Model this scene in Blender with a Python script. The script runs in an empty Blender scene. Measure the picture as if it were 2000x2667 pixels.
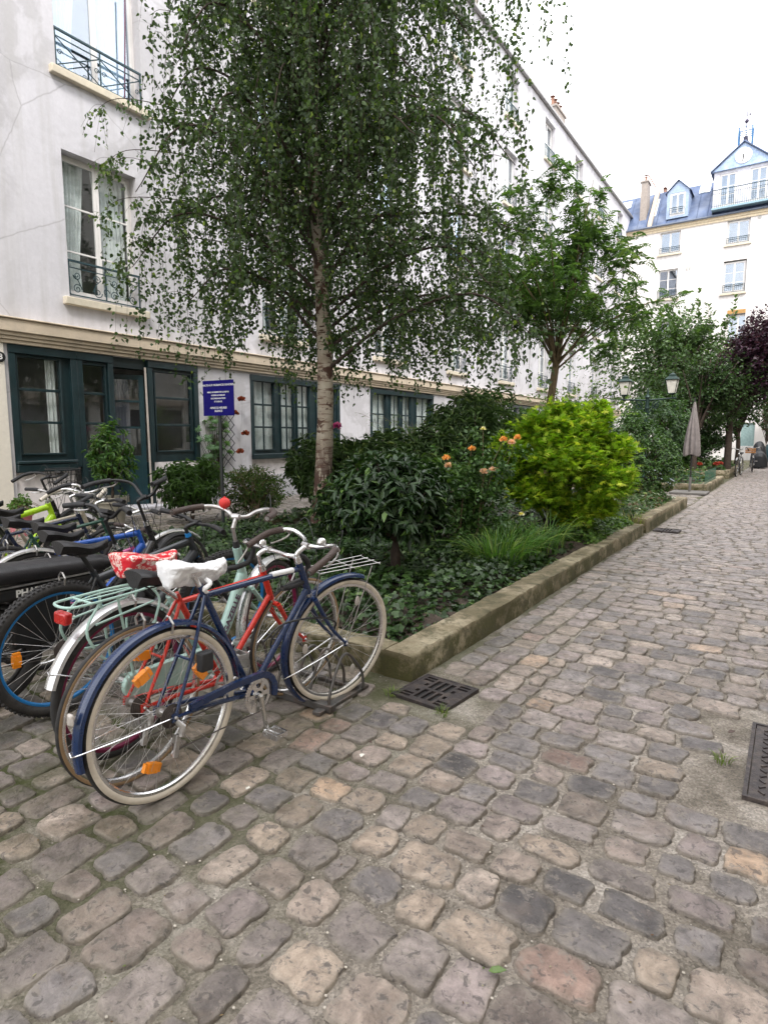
import bpy, math, random
import numpy as np
from mathutils import Vector, Matrix

SC = bpy.context.scene
COL = SC.collection
R = math.radians
PI = math.pi
random.seed(7)
RNG = np.random.default_rng(11)

# ------------------------------------------------------------------ camera
cam_d = bpy.data.cameras.new("camera")
cam = bpy.data.objects.new("camera", cam_d)
COL.objects.link(cam)
cam.location = (0, 0, 1.43)
cam.rotation_euler = (R(90 - 7.0), 0, R(33.9))
cam_d.sensor_fit = 'VERTICAL'
cam_d.sensor_height = 24.0
cam_d.lens = 24.0 * 1580 / 2667
cam_d.clip_start = 0.05
cam_d.clip_end = 2000
SC.camera = cam

# ------------------------------------------------------------------ sky, sun, exposure
w = bpy.data.worlds.new("World")
SC.world = w
w.use_nodes = True
nt = w.node_tree
nt.nodes.clear()
SUN_EL, SUN_AZ = R(52), R(138)     # azimuth measured clockwise from +Y
sky = nt.nodes.new('ShaderNodeTexSky')
sky.sky_type = 'NISHITA'
sky.sun_disc = False
sky.sun_elevation = SUN_EL
sky.sun_rotation = SUN_AZ
sky.air_density = 1.2
sky.dust_density = 2.0
tc = nt.nodes.new('ShaderNodeTexCoord')
mp = nt.nodes.new('ShaderNodeMapping')
mp.inputs['Scale'].default_value = (1, 1, 2.4)
nz = nt.nodes.new('ShaderNodeTexNoise')
nz.inputs['Scale'].default_value = 2.6
nz.inputs['Detail'].default_value = 6
cr = nt.nodes.new('ShaderNodeValToRGB')
cr.color_ramp.elements[0].position = 0.28
cr.color_ramp.elements[0].color = (0.3, 0.3, 0.3, 1)
cr.color_ramp.elements[1].position = 0.5
cr.color_ramp.elements[1].color = (1, 1, 1, 1)
mx = nt.nodes.new('ShaderNodeMixRGB')
mx.inputs[2].default_value = (9.2, 9.2, 9.4, 1)
bg = nt.nodes.new('ShaderNodeBackground')
bg.inputs['Strength'].default_value = 0.15
wo = nt.nodes.new('ShaderNodeOutputWorld')
L = nt.links.new
L(tc.outputs['Generated'], mp.inputs['Vector'])
L(mp.outputs[0], nz.inputs['Vector'])
L(nz.outputs[0], cr.inputs[0])
L(cr.outputs[0], mx.inputs[0])
L(sky.outputs[0], mx.inputs[1])
L(mx.outputs[0], bg.inputs[0])
L(bg.outputs[0], wo.inputs[0])

sun_d = bpy.data.lights.new("sun", 'SUN')
sun = bpy.data.objects.new("sun", sun_d)
COL.objects.link(sun)
sun_d.energy = 1.5
sun_d.angle = R(14)
sun_d.color = (1.0, 0.96, 0.9)
sv = Vector((math.sin(SUN_AZ) * math.cos(SUN_EL), math.cos(SUN_AZ) * math.cos(SUN_EL), math.sin(SUN_EL)))
sun.rotation_euler = (-sv).to_track_quat('-Z', 'Y').to_euler()
sun.location = (4, -10, 20)

SC.view_settings.view_transform = 'Standard'
SC.view_settings.look = 'None'
SC.view_settings.exposure = 1.28
SC.view_settings.gamma = 1.0
SC.view_settings.use_curve_mapping = False
SC.cycles.max_bounces = 8
SC.cycles.transparent_max_bounces = 16
SC.cycles.use_denoising = True

# ------------------------------------------------------------------ mesh helper
class MB:
    def __init__(s):
        s.V = []; s.Lp = []; s.T = []; s.n = 0; s.C = []; s.hasC = False
    def add(s, V, F, c=None):
        V = np.asarray(V, float).reshape(-1, 3)
        if isinstance(F, np.ndarray):
            lp = F.ravel(); t = np.full(len(F), F.shape[1])
        else:
            lp = np.fromiter((i for f in F for i in f), dtype=np.int64)
            t = np.fromiter((len(f) for f in F), dtype=np.int64)
        s.V.append(V); s.Lp.append(lp + s.n); s.T.append(t)
        if c is None:
            s.C.append(np.ones((len(V), 4)))
        else:
            c = np.asarray(c, float)
            if c.ndim == 1: c = np.tile(c[:3], (len(V), 1))
            s.C.append(np.concatenate([c[:, :3], np.ones((len(V), 1))], 1)); s.hasC = True
        s.n += len(V)
        return s
    def xf(s, M, start=0):
        M = np.array(M)
        for i in range(start, len(s.V)):
            s.V[i] = s.V[i] @ M[:3, :3].T + M[:3, 3]
        return s
    def mark(s): return len(s.V)
    def box(s, a, b, c=None, M=None):
        x0, y0, z0 = a; x1, y1, z1 = b
        V = np.array([(x0,y0,z0),(x1,y0,z0),(x1,y1,z0),(x0,y1,z0),(x0,y0,z1),(x1,y0,z1),(x1,y1,z1),(x0,y1,z1)], float)
        F = [(0,3,2,1),(4,5,6,7),(0,1,5,4),(1,2,6,5),(2,3,7,6),(3,0,4,7)]
        if M is not None:
            M = np.array(M); V = V @ M[:3,:3].T + M[:3,3]
        return s.add(V, F, c)
    def cbox(s, c, d, rot=None, col=None):
        M = Matrix.Translation(c)
        if rot is not None: M = M @ rot.to_4x4() if hasattr(rot, 'to_4x4') else M @ rot
        return s.box((-d[0]/2,-d[1]/2,-d[2]/2),(d[0]/2,d[1]/2,d[2]/2), col, M)
    def tube(s, P, r, n=8, closed=False, caps=True, c=None, flat=None):
        P = np.asarray(P, float); k = len(P)
        r = np.broadcast_to(np.asarray(r, float), (k,))
        T = np.zeros_like(P)
        if closed:
            T = np.roll(P, -1, 0) - np.roll(P, 1, 0)
        else:
            T[1:-1] = P[2:] - P[:-2]; T[0] = P[1]-P[0]; T[-1] = P[-1]-P[-2]
        T /= np.linalg.norm(T, axis=1, keepdims=True) + 1e-12
        ref = np.array([0, 0, 1.0]) if abs(T[0][2]) < 0.9 else np.array([1.0, 0, 0])
        nrm = ref - T[0]*(ref@T[0]); nrm /= np.linalg.norm(nrm)
        ang = np.arange(n)*2*PI/n
        V = np.zeros((k, n, 3))
        for i in range(k):
            nrm = nrm - T[i]*(nrm@T[i]); nrm /= np.linalg.norm(nrm)+1e-12
            b = np.cross(T[i], nrm)
            fx = 1.0 if flat is None else flat
            V[i] = P[i] + r[i]*(np.cos(ang)[:,None]*nrm*fx + np.sin(ang)[:,None]*b)
        F = []
        m = k if closed else k-1
        for i in range(m):
            a = i*n; b2 = ((i+1) % k)*n
            for j in range(n):
                j2 = (j+1) % n
                F.append((a+j, a+j2, b2+j2, b2+j))
        if caps and not closed:
            F.append(tuple(range(n-1, -1, -1))); F.append(tuple((k-1)*n+j for j in range(n)))
        return s.add(V.reshape(-1,3), F, c)
    def lathe(s, prof, n=16, M=None, c=None, a0=0, a1=2*PI):
        full = abs(a1-a0-2*PI) < 1e-6
        m = n if full else n+1
        ang = a0 + np.arange(m)*(a1-a0)/n
        V = []
        for (r, z) in prof:
            for a in ang: V.append((r*math.cos(a), r*math.sin(a), z))
        V = np.array(V); F = []
        for i in range(len(prof)-1):
            for j in range(n):
                j2 = (j+1) % m
                F.append((i*m+j, i*m+j2, (i+1)*m+j2, (i+1)*m+j))
        if M is not None:
            M = np.array(M); V = V @ M[:3,:3].T + M[:3,3]
        return s.add(V, F, c)
    def prism(s, poly, h, M=None, c=None):
        k = len(poly)
        V = [(x, y, 0) for x, y in poly] + [(x, y, h) for x, y in poly]
        F = [tuple(range(k-1,-1,-1)), tuple(range(k, 2*k))] + [(i,(i+1)%k,k+(i+1)%k,k+i) for i in range(k)]
        V = np.array(V, float)
        if M is not None:
            M = np.array(M); V = V @ M[:3,:3].T + M[:3,3]
        return s.add(V, F, c)
    def sphere(s, ctr, r, n=12, m=8, sc=(1,1,1), c=None):
        prof = [(max(1e-4, r*math.sin(PI*i/m)), -r*math.cos(PI*i/m)) for i in range(m+1)]
        return s.lathe(prof, n, Matrix.Translation(ctr) @ Matrix.Diagonal((sc[0],sc[1],sc[2],1)), c)
    def torus(s, ctr, Rr, r, ax='y', n=32, m=8, a0=0, a1=2*PI, c=None, M=None):
        full = abs(a1-a0-2*PI) < 1e-6
        k = n if full else n+1
        P = []
        for i in range(k):
            a = a0+(a1-a0)*i/n
            x, z = Rr*math.cos(a), Rr*math.sin(a)
            p = {'y': (x,0,z), 'x': (0,x,z), 'z': (x,z,0)}[ax]
            P.append(p)
        P = np.array(P)+np.array(ctr)
        if M is not None:
            M = np.array(M); P = P @ M[:3,:3].T + M[:3,3]
        return s.tube(P, r, m, closed=full, c=c)
    def obj(s, name, m, parent=None, smooth=True, ang=38, bevel=0):
        me = bpy.data.meshes.new(name)
        V = np.concatenate(s.V); Lp = np.concatenate(s.Lp).astype(np.int32); T = np.concatenate(s.T).astype(np.int32)
        me.vertices.add(len(V)); me.vertices.foreach_set('co', V.ravel().astype(np.float32))
        me.loops.add(len(Lp)); me.loops.foreach_set('vertex_index', Lp)
        me.polygons.add(len(T))
        st = np.zeros(len(T), np.int32); st[1:] = np.cumsum(T)[:-1]
        me.polygons.foreach_set('loop_start', st)
        me.update(calc_edges=True); me.validate()
        if s.hasC:
            at = me.color_attributes.new('tint', 'FLOAT_COLOR', 'POINT')
            at.data.foreach_set('color', np.concatenate(s.C).ravel().astype(np.float32))
        if smooth:
            me.shade_smooth()
            if ang and len(V) < 60000: me.set_sharp_from_angle(angle=R(ang))
        elif len(V) < 20000: me.shade_flat()
        o = bpy.data.objects.new(name, me); COL.objects.link(o)
        if m is not None: me.materials.append(m)
        if parent is not None: o.parent = parent
        if bevel:
            b = o.modifiers.new('bevel', 'BEVEL'); b.width = bevel; b.segments = 2; b.limit_method = 'ANGLE'; b.angle_limit = R(50)
        return o

def thing(name, label, cat, loc=(0,0,0), rotz=0, group=None, rx=0, ry=0):
    o = bpy.data.objects.new(name, None); COL.objects.link(o)
    o.empty_display_size = 0.1
    o.location = loc; o.rotation_euler = (rx, ry, rotz)
    o['label'] = label; o['category'] = cat
    if group: o['group'] = group
    return o
def tag(o, label=None, cat=None, group=None, kind=None):
    if label: o['label'] = label
    if cat: o['category'] = cat
    if group: o['group'] = group
    if kind: o['kind'] = kind
    return o
def copy_part(o, parent, loc=None):
    c = o.copy(); COL.objects.link(c); c.parent = parent
    if loc is not None: c.location = loc
    for ch in list(o.children):
        d = ch.copy(); COL.objects.link(d); d.parent = c
    return c
def text_obj(name, body, size, m, parent, M, extrude=0.001, bold=0.0, align='CENTER', sx=1.0):
    cu = bpy.data.curves.new(name, 'FONT'); cu.body = body; cu.size = size
    cu.extrude = extrude; cu.offset = bold; cu.align_x = align; cu.align_y = 'CENTER'
    cu.resolution_u = 3
    t = bpy.data.objects.new(name+'_tmp', cu); COL.objects.link(t)
    me = bpy.data.meshes.new_from_object(t)
    bpy.data.objects.remove(t)
    me.transform(M @ Matrix.Diagonal((sx,1,1,1)))
    me.materials.clear(); me.materials.append(m)
    o = bpy.data.objects.new(name, me); COL.objects.link(o)
    me.name = name
    if parent is not None: o.parent = parent
    return o

# ------------------------------------------------------------------ materials
def nodes(name):
    m = bpy.data.materials.new(name); m.use_nodes = True
    t = m.node_tree; p = t.nodes['Principled BSDF']
    return m, t, p
def N(t, typ, **kw):
    n = t.nodes.new(typ)
    for k, v in kw.items():
        if k in n.inputs: n.inputs[k].default_value = v
        else: setattr(n, k, v)
    return n
def mixc(t, fac, a, b, mode='MIX'):
    n = t.nodes.new('ShaderNodeMixRGB'); n.blend_type = mode
    for i, v in ((0, fac), (1, a), (2, b)):
        if isinstance(v, bpy.types.NodeSocket): t.links.new(v, n.inputs[i])
        elif isinstance(v, (int, float)): n.inputs[i].default_value = v
        else: n.inputs[i].default_value = (*v[:3], 1)
    return n.outputs[0]
def ramp(t, src, stops):
    n = t.nodes.new('ShaderNodeValToRGB'); e = n.color_ramp.elements
    while len(e) < len(stops): e.new(0.5)
    for el, (p, c) in zip(e, stops):
        el.position = p; el.color = (c, c, c, 1) if isinstance(c, (int, float)) else (*c, 1)
    t.links.new(src, n.inputs[0]); return n.outputs[0]
def noise(t, vec, scale, detail=4, rough=0.55, dist=0):
    n = N(t, 'ShaderNodeTexNoise'); n.inputs['Scale'].default_value = scale
    n.inputs['Detail'].default_value = detail; n.inputs['Roughness'].default_value = rough
    n.inputs['Distortion'].default_value = dist
    t.links.new(vec, n.inputs['Vector']); return n.outputs[0]
def bumpn(t, p, h, strength=0.3, dist=0.01, prev=None):
    b = N(t, 'ShaderNodeBump'); b.inputs['Strength'].default_value = strength; b.inputs['Distance'].default_value = dist
    t.links.new(h, b.inputs['Height'])
    if prev is not None: t.links.new(prev, b.inputs['Normal'])
    t.links.new(b.outputs[0], p.inputs['Normal']); return b.outputs[0]
def objvec(t):
    return N(t, 'ShaderNodeTexCoord').outputs['Object']
def M_(name, col, rough=0.5, metal=0.0, var=0.15, vs=9, bump=0.0, bs=60, coat=0, spec=0.5, tint=False, dirt=None):
    m, t, p = nodes(name)
    v = objvec(t)
    nz = noise(t, v, vs, 5)
    f = ramp(t, nz, [(0.3, 1-var), (0.7, 1+var)])
    base = (*col, 1)
    if tint:
        a = N(t, 'ShaderNodeAttribute'); a.attribute_name = 'tint'
        c = mixc(t, 1.0, a.outputs['Color'], f, 'MULTIPLY')
    else:
        c = mixc(t, 1.0, col, f, 'MULTIPLY')
    if dirt:
        d = ramp(t, noise(t, v, dirt[1], 6, 0.65), [(0.48, 0), (0.68, 1)])
        c = mixc(t, mixc(t, 1.0, d, (dirt[2],)*3, 'MULTIPLY'), c, dirt[0])
    t.links.new(c, p.inputs['Base Color'])
    rr = ramp(t, noise(t, v, vs*2.3, 4), [(0.3, max(0.02, rough-0.08)), (0.7, min(1, rough+0.1))])
    t.links.new(rr, p.inputs['Roughness'])
    p.inputs['Metallic'].default_value = metal
    p.inputs['Specular IOR Level'].default_value = spec
    if coat: p.inputs['Coat Weight'].default_value = coat; p.inputs['Coat Roughness'].default_value = 0.08
    if bump: bumpn(t, p, noise(t, v, bs, 6), bump, 0.01)
    return m

def leaf_mat(name, rough=0.45, trans=0.28, spec=0.45):
    m, t, p = nodes(name)
    a = N(t, 'ShaderNodeAttribute'); a.attribute_name = 'tint'
    p.inputs['Roughness'].default_value = rough
    p.inputs['Specular IOR Level'].default_value = spec
    t.links.new(a.outputs['Color'], p.inputs['Base Color'])
    tr = N(t, 'ShaderNodeBsdfTranslucent')
    tcx = mixc(t, 1.0, a.outputs['Color'], (1.5, 1.7, 0.7), 'MULTIPLY')
    t.links.new(tcx, tr.inputs['Color'])
    ms = N(t, 'ShaderNodeMixShader'); ms.inputs[0].default_value = trans
    t.links.new(p.outputs[0], ms.inputs[1]); t.links.new(tr.outputs[0], ms.inputs[2])
    t.links.new(ms.outputs[0], t.nodes['Material Output'].inputs[0])
    return m
def glass_mat(name, tint=(0.95, 0.97, 0.97), refl=1.0):
    m, t, p = nodes(name)
    t.nodes.remove(p)
    tr = N(t, 'ShaderNodeBsdfTransparent'); tr.inputs[0].default_value = (*tint, 1)
    gl = N(t, 'ShaderNodeBsdfGlossy'); gl.inputs['Roughness'].default_value = 0.015
    gl.inputs['Color'].default_value = (0.92, 0.95, 1, 1)
    lw = N(t, 'ShaderNodeLayerWeight'); lw.inputs[0].default_value = 0.5
    pw_ = N(t, 'ShaderNodeMath'); pw_.operation = 'POWER'; t.links.new(lw.outputs['Facing'], pw_.inputs[0]); pw_.inputs[1].default_value = 3.2
    fr = N(t, 'ShaderNodeMath'); fr.operation = 'MULTIPLY_ADD'; t.links.new(pw_.outputs[0], fr.inputs[0]); fr.inputs[1].default_value = 0.8; fr.inputs[2].default_value = 0.05*refl
    ms = N(t, 'ShaderNodeMixShader')
    t.links.new(fr.outputs[0], ms.inputs[0]); t.links.new(tr.outputs[0], ms.inputs[1]); t.links.new(gl.outputs[0], ms.inputs[2])
    t.links.new(ms.outputs[0], t.nodes['Material Output'].inputs[0])
    return m

LEAF = leaf_mat('leaf_soft', 0.5, 0.32)
LEAFG = leaf_mat('leaf_glossy', 0.4, 0.14, 0.4)
LEAFM = leaf_mat('leaf_maple', 0.55, 0.42, 0.3)
GLASS = glass_mat('window_glass', refl=1.0)
GLASSB = glass_mat('window_glass_sky', (0.8, 0.88, 0.95), 3.5)

def plaster(name, col, patch=(0.55, 0.53, 0.52), amt=0.35, crack=True):
    m, t, p = nodes(name)
    v = objvec(t)
    big = ramp(t, noise(t, v, 0.42, 5, 0.5, 0.6), [(0.44, 0), (0.5, 1)])
    big2 = ramp(t, noise(t, v, 0.9, 7, 0.6, 1.2), [(0.5, 0), (0.56, 1)])
    fine = ramp(t, noise(t, v, 14, 8, 0.7), [(0.3, 0.94), (0.7, 1.05)])
    c = mixc(t, mixc(t, 1, big, (amt,)*3, 'MULTIPLY'), col, patch)
    c = mixc(t, mixc(t, 1, big2, (amt*0.6,)*3, 'MULTIPLY'), c, tuple(min(1, x*1.07) for x in col))
    c = mixc(t, 1, c, fine, 'MULTIPLY')
    # rain streaks run down the wall: stretched noise
    mpn = N(t, 'ShaderNodeMapping'); mpn.inputs['Scale'].default_value = (3, 3, 0.16)
    t.links.new(v, mpn.inputs['Vector'])
    st = ramp(t, noise(t, mpn.outputs[0], 2.0, 6, 0.6), [(0.48, 0), (0.66, 0.35)])
    c = mixc(t, st, c, (0.42, 0.41, 0.4))
    if crack:
        vo = N(t, 'ShaderNodeTexVoronoi'); vo.feature = 'DISTANCE_TO_EDGE'; vo.inputs['Scale'].default_value = 0.42
        dn = N(t, 'ShaderNodeTexNoise'); dn.inputs['Scale'].default_value = 2.0; dn.inputs['Detail'].default_value = 6
        t.links.new(v, dn.inputs['Vector'])
        vadd = mixc(t, 0.12, v, dn.outputs['Color'], 'ADD')
        t.links.new(vadd, vo.inputs['Vector'])
        ck = ramp(t, vo.outputs['Distance'], [(0.0, 0.6), (0.005, 0)])
        c = mixc(t, ck, c, (0.3, 0.29, 0.3))
    t.links.new(c, p.inputs['Base Color'])
    p.inputs['Roughness'].default_value = 0.88
    p.inputs['Specular IOR Level'].default_value = 0.2
    b1 = bumpn(t, p, noise(t, v, 5, 8, 0.6), 0.25, 0.02)
    bumpn(t, p, noise(t, v, 120, 4), 0.2, 0.004, b1)
    return m

WALL = plaster('plaster_white', (0.575, 0.565, 0.60), (0.455, 0.445, 0.465), 0.95)
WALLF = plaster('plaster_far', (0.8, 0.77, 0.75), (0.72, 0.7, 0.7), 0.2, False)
WALLC = plaster('plaster_cream', (0.7, 0.66, 0.58), (0.58, 0.53, 0.46), 0.3, False)
CORN = M_('cornice_stone', (0.56, 0.47, 0.36), 0.85, var=0.12, vs=3, bump=0.3, bs=30, dirt=((0.3, 0.26, 0.22), 2.2, 0.45))
SILL = M_('sill_stone', (0.6, 0.54, 0.43), 0.85, var=0.12, vs=5, bump=0.3, bs=40, dirt=((0.36, 0.34, 0.3), 3, 0.4))
GREEN = M_('green_paint', (0.008, 0.022, 0.026), 0.4, var=0.25, vs=4, bump=0.12, bs=30, dirt=((0.02, 0.042, 0.046), 7, 0.35))
WPAINT = M_('window_white_paint', (0.72, 0.7, 0.68), 0.5, var=0.06, vs=7, bump=0.1)
ROOM = M_('room_dark', (0.3, 0.29, 0.28), 0.9, var=0.2, vs=1.5)
CURT = M_('curtain', (0.75, 0.77, 0.76), 0.9, var=0.08, vs=12)
CURTB = M_('curtain_blue', (0.3, 0.32, 0.42), 0.9, var=0.08, vs=12)
IRON = M_('wrought_iron', (0.02, 0.05, 0.06), 0.45, 0.2, var=0.2, vs=20)
BLACK = M_('black_plastic', (0.012, 0.012, 0.013), 0.42, var=0.2, vs=20)
BLACKM = M_('black_matte', (0.018, 0.018, 0.02), 0.62, var=0.2, vs=15, bump=0.15, bs=200)
RUBBER = M_('rubber', (0.02, 0.019, 0.019), 0.7, var=0.25, vs=18, bump=0.2, bs=160, dirt=((0.09, 0.08, 0.07), 14, 0.35))
CHROME = M_('chrome', (0.72, 0.72, 0.72), 0.2, 1.0, var=0.12, vs=25)
STEEL = M_('steel_dull', (0.5, 0.49, 0.48), 0.36, 0.85, var=0.2, vs=22, dirt=((0.16, 0.11, 0.08), 18, 0.5))
RUST = M_('rusty_steel', (0.09, 0.075, 0.068), 0.65, 0.5, var=0.4, vs=14, bump=0.3, bs=70)
# ================================================================== GROUND
def ground_mat():
    m, t, p = nodes('mortar_ground')
    v = objvec(t)
    c = ramp(t, noise(t, v, 3.0, 8, 0.65), [(0.38, (0.15, 0.13, 0.105)), (0.5, (0.24, 0.21, 0.175)), (0.62, (0.34, 0.305, 0.265))])
    sp = N(t, 'ShaderNodeTexVoronoi'); sp.inputs['Scale'].default_value = 130
    t.links.new(v, sp.inputs['Vector'])
    g = ramp(t, sp.outputs['Color'], [(0.0, 0.55), (0.5, 1.0), (1.0, 1.55)])
    c = mixc(t, 0.85, c, g, 'MULTIPLY')
    # moss: grows on the west side near the bikes and the bed
    sx = N(t, 'ShaderNodeSeparateXYZ'); t.links.new(v, sx.inputs[0])
    mr = N(t, 'ShaderNodeMapRange'); mr.inputs['From Min'].default_value = -0.9; mr.inputs['From Max'].default_value = -2.1
    t.links.new(sx.outputs['X'], mr.inputs['Value'])
    ms = ramp(t, noise(t, v, 2.4, 8, 0.7), [(0.34, 0), (0.54, 1)])
    f = mixc(t, 1, ms, mr.outputs[0], 'MULTIPLY')
    f2 = ramp(t, noise(t, v, 1.1, 8, 0.7), [(0.55, 0), (0.72, 0.4)])
    c = mixc(t, mixc(t, 1, f, f2, 'LIGHTEN'), c, (0.055, 0.062, 0.022))
    t.links.new(c, p.inputs['Base Color'])
    p.inputs['Roughness'].default_value = 0.92
    p.inputs['Specular IOR Level'].default_value = 0.25
    b1 = bumpn(t, p, noise(t, v, 22, 8, 0.7), 0.7, 0.02)
    bumpn(t, p, sp.outputs['Distance'], 0.6, 0.006, b1)
    return m
def stone_mat():
    m, t, p = nodes('cobble_stone')
    v = objvec(t)
    a = N(t, 'ShaderNodeAttribute'); a.attribute_name = 'tint'
    n1 = ramp(t, noise(t, v, 11, 10, 0.72, 0.6), [(0.36, 0.6), (0.5, 1.0), (0.62, 1.38)])
    c = mixc(t, 1, a.outputs['Color'], n1, 'MULTIPLY')
    wp = ramp(t, noise(t, v, 17, 10, 0.75), [(0.545, 0), (0.575, 0.7)])
    c = mixc(t, wp, c, (0.22, 0.19, 0.16))
    dp = ramp(t, noise(t, v, 34, 6, 0.65, 0.8), [(0.57, 0), (0.61, 0.65)])
    c = mixc(t, dp, c, (0.06, 0.052, 0.05))
    rs = ramp(t, noise(t, v, 4.1, 7, 0.6, 1.0), [(0.56, 0), (0.75, 0.5)])
    c = mixc(t, rs, c, (0.17, 0.12, 0.085))
    sx = N(t, 'ShaderNodeSeparateXYZ'); t.links.new(v, sx.inputs[0])
    mr = N(t, 'ShaderNodeMapRange'); mr.inputs['From Min'].default_value = -1.0; mr.inputs['From Max'].default_value = -2.6
    t.links.new(sx.outputs['X'], mr.inputs['Value'])
    msn = ramp(t, noise(t, v, 3.4, 9, 0.75), [(0.4, 0), (0.62, 0.8)])
    c = mixc(t, mixc(t, 1, msn, mr.outputs[0], 'MULTIPLY'), c, (0.06, 0.06, 0.026))
    t.links.new(c, p.inputs['Base Color'])
    rr = ramp(t, noise(t, v, 30, 5), [(0.3, 0.42), (0.7, 0.7)])
    t.links.new(rr, p.inputs['Roughness'])
    p.inputs['Specular IOR Level'].default_value = 0.4
    b1 = bumpn(t, p, noise(t, v, 15, 10, 0.66), 0.75, 0.022)
    bumpn(t, p, noise(t, v, 130, 5, 0.6), 0.4, 0.004, b1)
    return m
MORTAR, STONE = ground_mat(), stone_mat()

def nh(x, y):   # gentle unevenness of the yard, shared by everything that lies on it
    return 0.006*np.sin(x*1.7+0.6)*np.cos(y*1.3) + 0.004*np.sin(x*4.1+y*2.9)

mb = MB()
gx = np.concatenate([[-300, -60], np.arange(-11, 5.01, 0.1), [60, 300]])
gy = np.concatenate([[-300, -60], np.arange(-1.0, 8, 0.1), np.arange(8, 47, 0.5), [60, 300]])
GX, GY = np.meshgrid(gx, gy)
inside = (GX > -11.01) & (GX < 5.02) & (GY > -1.1) & (GY < 47)
GZ = np.where(inside, nh(GX, GY) - 0.0085 + RNG.normal(0, 0.0018, GX.shape), -0.02)
nx_, ny_ = len(gx), len(gy)
idx = np.arange(nx_*ny_).reshape(ny_, nx_)
F = np.stack([idx[:-1,:-1], idx[:-1,1:], idx[1:,1:], idx[1:,:-1]], -1).reshape(-1, 4)
mb.add(np.stack([GX, GY, GZ], -1).reshape(-1, 3), F)
o = mb.obj('ground', MORTAR); tag(o, kind='structure')

PAL = np.array([1.5,1.43,1.385])*np.array([(.135,.12,.112),(.145,.125,.12),(.16,.135,.115),(.105,.098,.096),(.185,.155,.125),(.068,.064,.064),(.14,.118,.105),(.20,.15,.108),(.20,.172,.148),(.15,.108,.09)])
PW = np.array([.18,.13,.13,.16,.1,.13,.08,.025,.06,.02]); PW /= PW.sum()
def skip(x, y, hx, hy):
    for (x0, y0, x1, y1) in ((-7.05,2.93,-1.74,14.1),(-1.80,2.66,-1.36,3.10),(-0.14,2.62,0.9,3.5),(-8.5,17.55,-1.75,22.2),(-7.5,24.2,-1.78,31),(-1.78,9.96,-1.30,10.24),(-11.5,-2,-10.38,47)):
        if x+hx*0.8 > x0 and x-hx*0.8 < x1 and y+hy*0.8 > y0 and y-hy*0.8 < y1: return True
    return False
def add_stone(mb, x, y, hx, hy, rot, n, rings, col, roundness):
    th = np.arange(n)*2*PI/n
    e = roundness
    rr = (np.abs(np.cos(th))**e + np.abs(np.sin(th))**e)**(-1/e)
    ph = RNG.uniform(0, 6.28, 5)
    ir = 1 + 0.035*np.sin(2*th+ph[0]) + 0.045*np.sin(3*th+ph[1]) + 0.03*np.sin(5*th+ph[2]) + 0.022*np.sin(9*th+ph[3]) + 0.012*np.sin(14*th+ph[4]) + RNG.normal(0, 0.012, n)
    ox, oy = hx*rr*ir*np.cos(th), hy*rr*ir*np.sin(th)
    S = rings
    h = 0.0025 + RNG.uniform(0, 0.0055)
    tx, ty = RNG.normal(0, 0.017, 2)
    zz = nh(x, y)
    c, s = math.cos(rot), math.sin(rot)
    V = []; Cc = []
    for k, (sc, zf) in enumerate(S):
        px, py = ox*sc, oy*sc
        X, Y = px*c - py*s, px*s + py*c
        Z = zz + h*zf + (tx*X + ty*Y)*(1 if zf > -1 else 0) + (RNG.normal(0, 0.0011, n) if zf > 0 else 0)
        V.append(np.stack([x+X, y+Y, np.broadcast_to(Z, (n,))], -1))
        wm = (0.75 if sc > 0.985 else 0.4 if sc > 0.93 else 0.0)
        Cc.append(np.tile(col*(1-wm)+MC*wm, (n, 1)))
    V.append(np.array([[x, y, zz+h*1.02]]))
    V = np.concatenate(V); Cc = np.concatenate(Cc + [col[None, :]])
    k = len(S)
    j = np.arange(n); j2 = (j+1) % n
    quads = np.concatenate([np.stack([i*n+j, i*n+j2, (i+1)*n+j2, (i+1)*n+j], -1) for i in range(k-1)])
    mb.add(V, quads, Cc)
    mb2 = np.stack([(k-1)*n+j, (k-1)*n+j2, np.full(n, k*n)], -1) - 0
    mb.Lp.append(mb2.ravel() + mb.n - len(V)); mb.T.append(np.full(n, 3)); 
MC = np.array([.21,.185,.15])
RN = [(1.07,-3.5),(1.0,-0.3),(0.98,0.62),(0.945,0.95),(0.7,1.03),(0.3,1.0)]
RM = [(1.05,-3.0),(0.97,0.3),(0.8,0.95)]
mb = MB()
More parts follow.
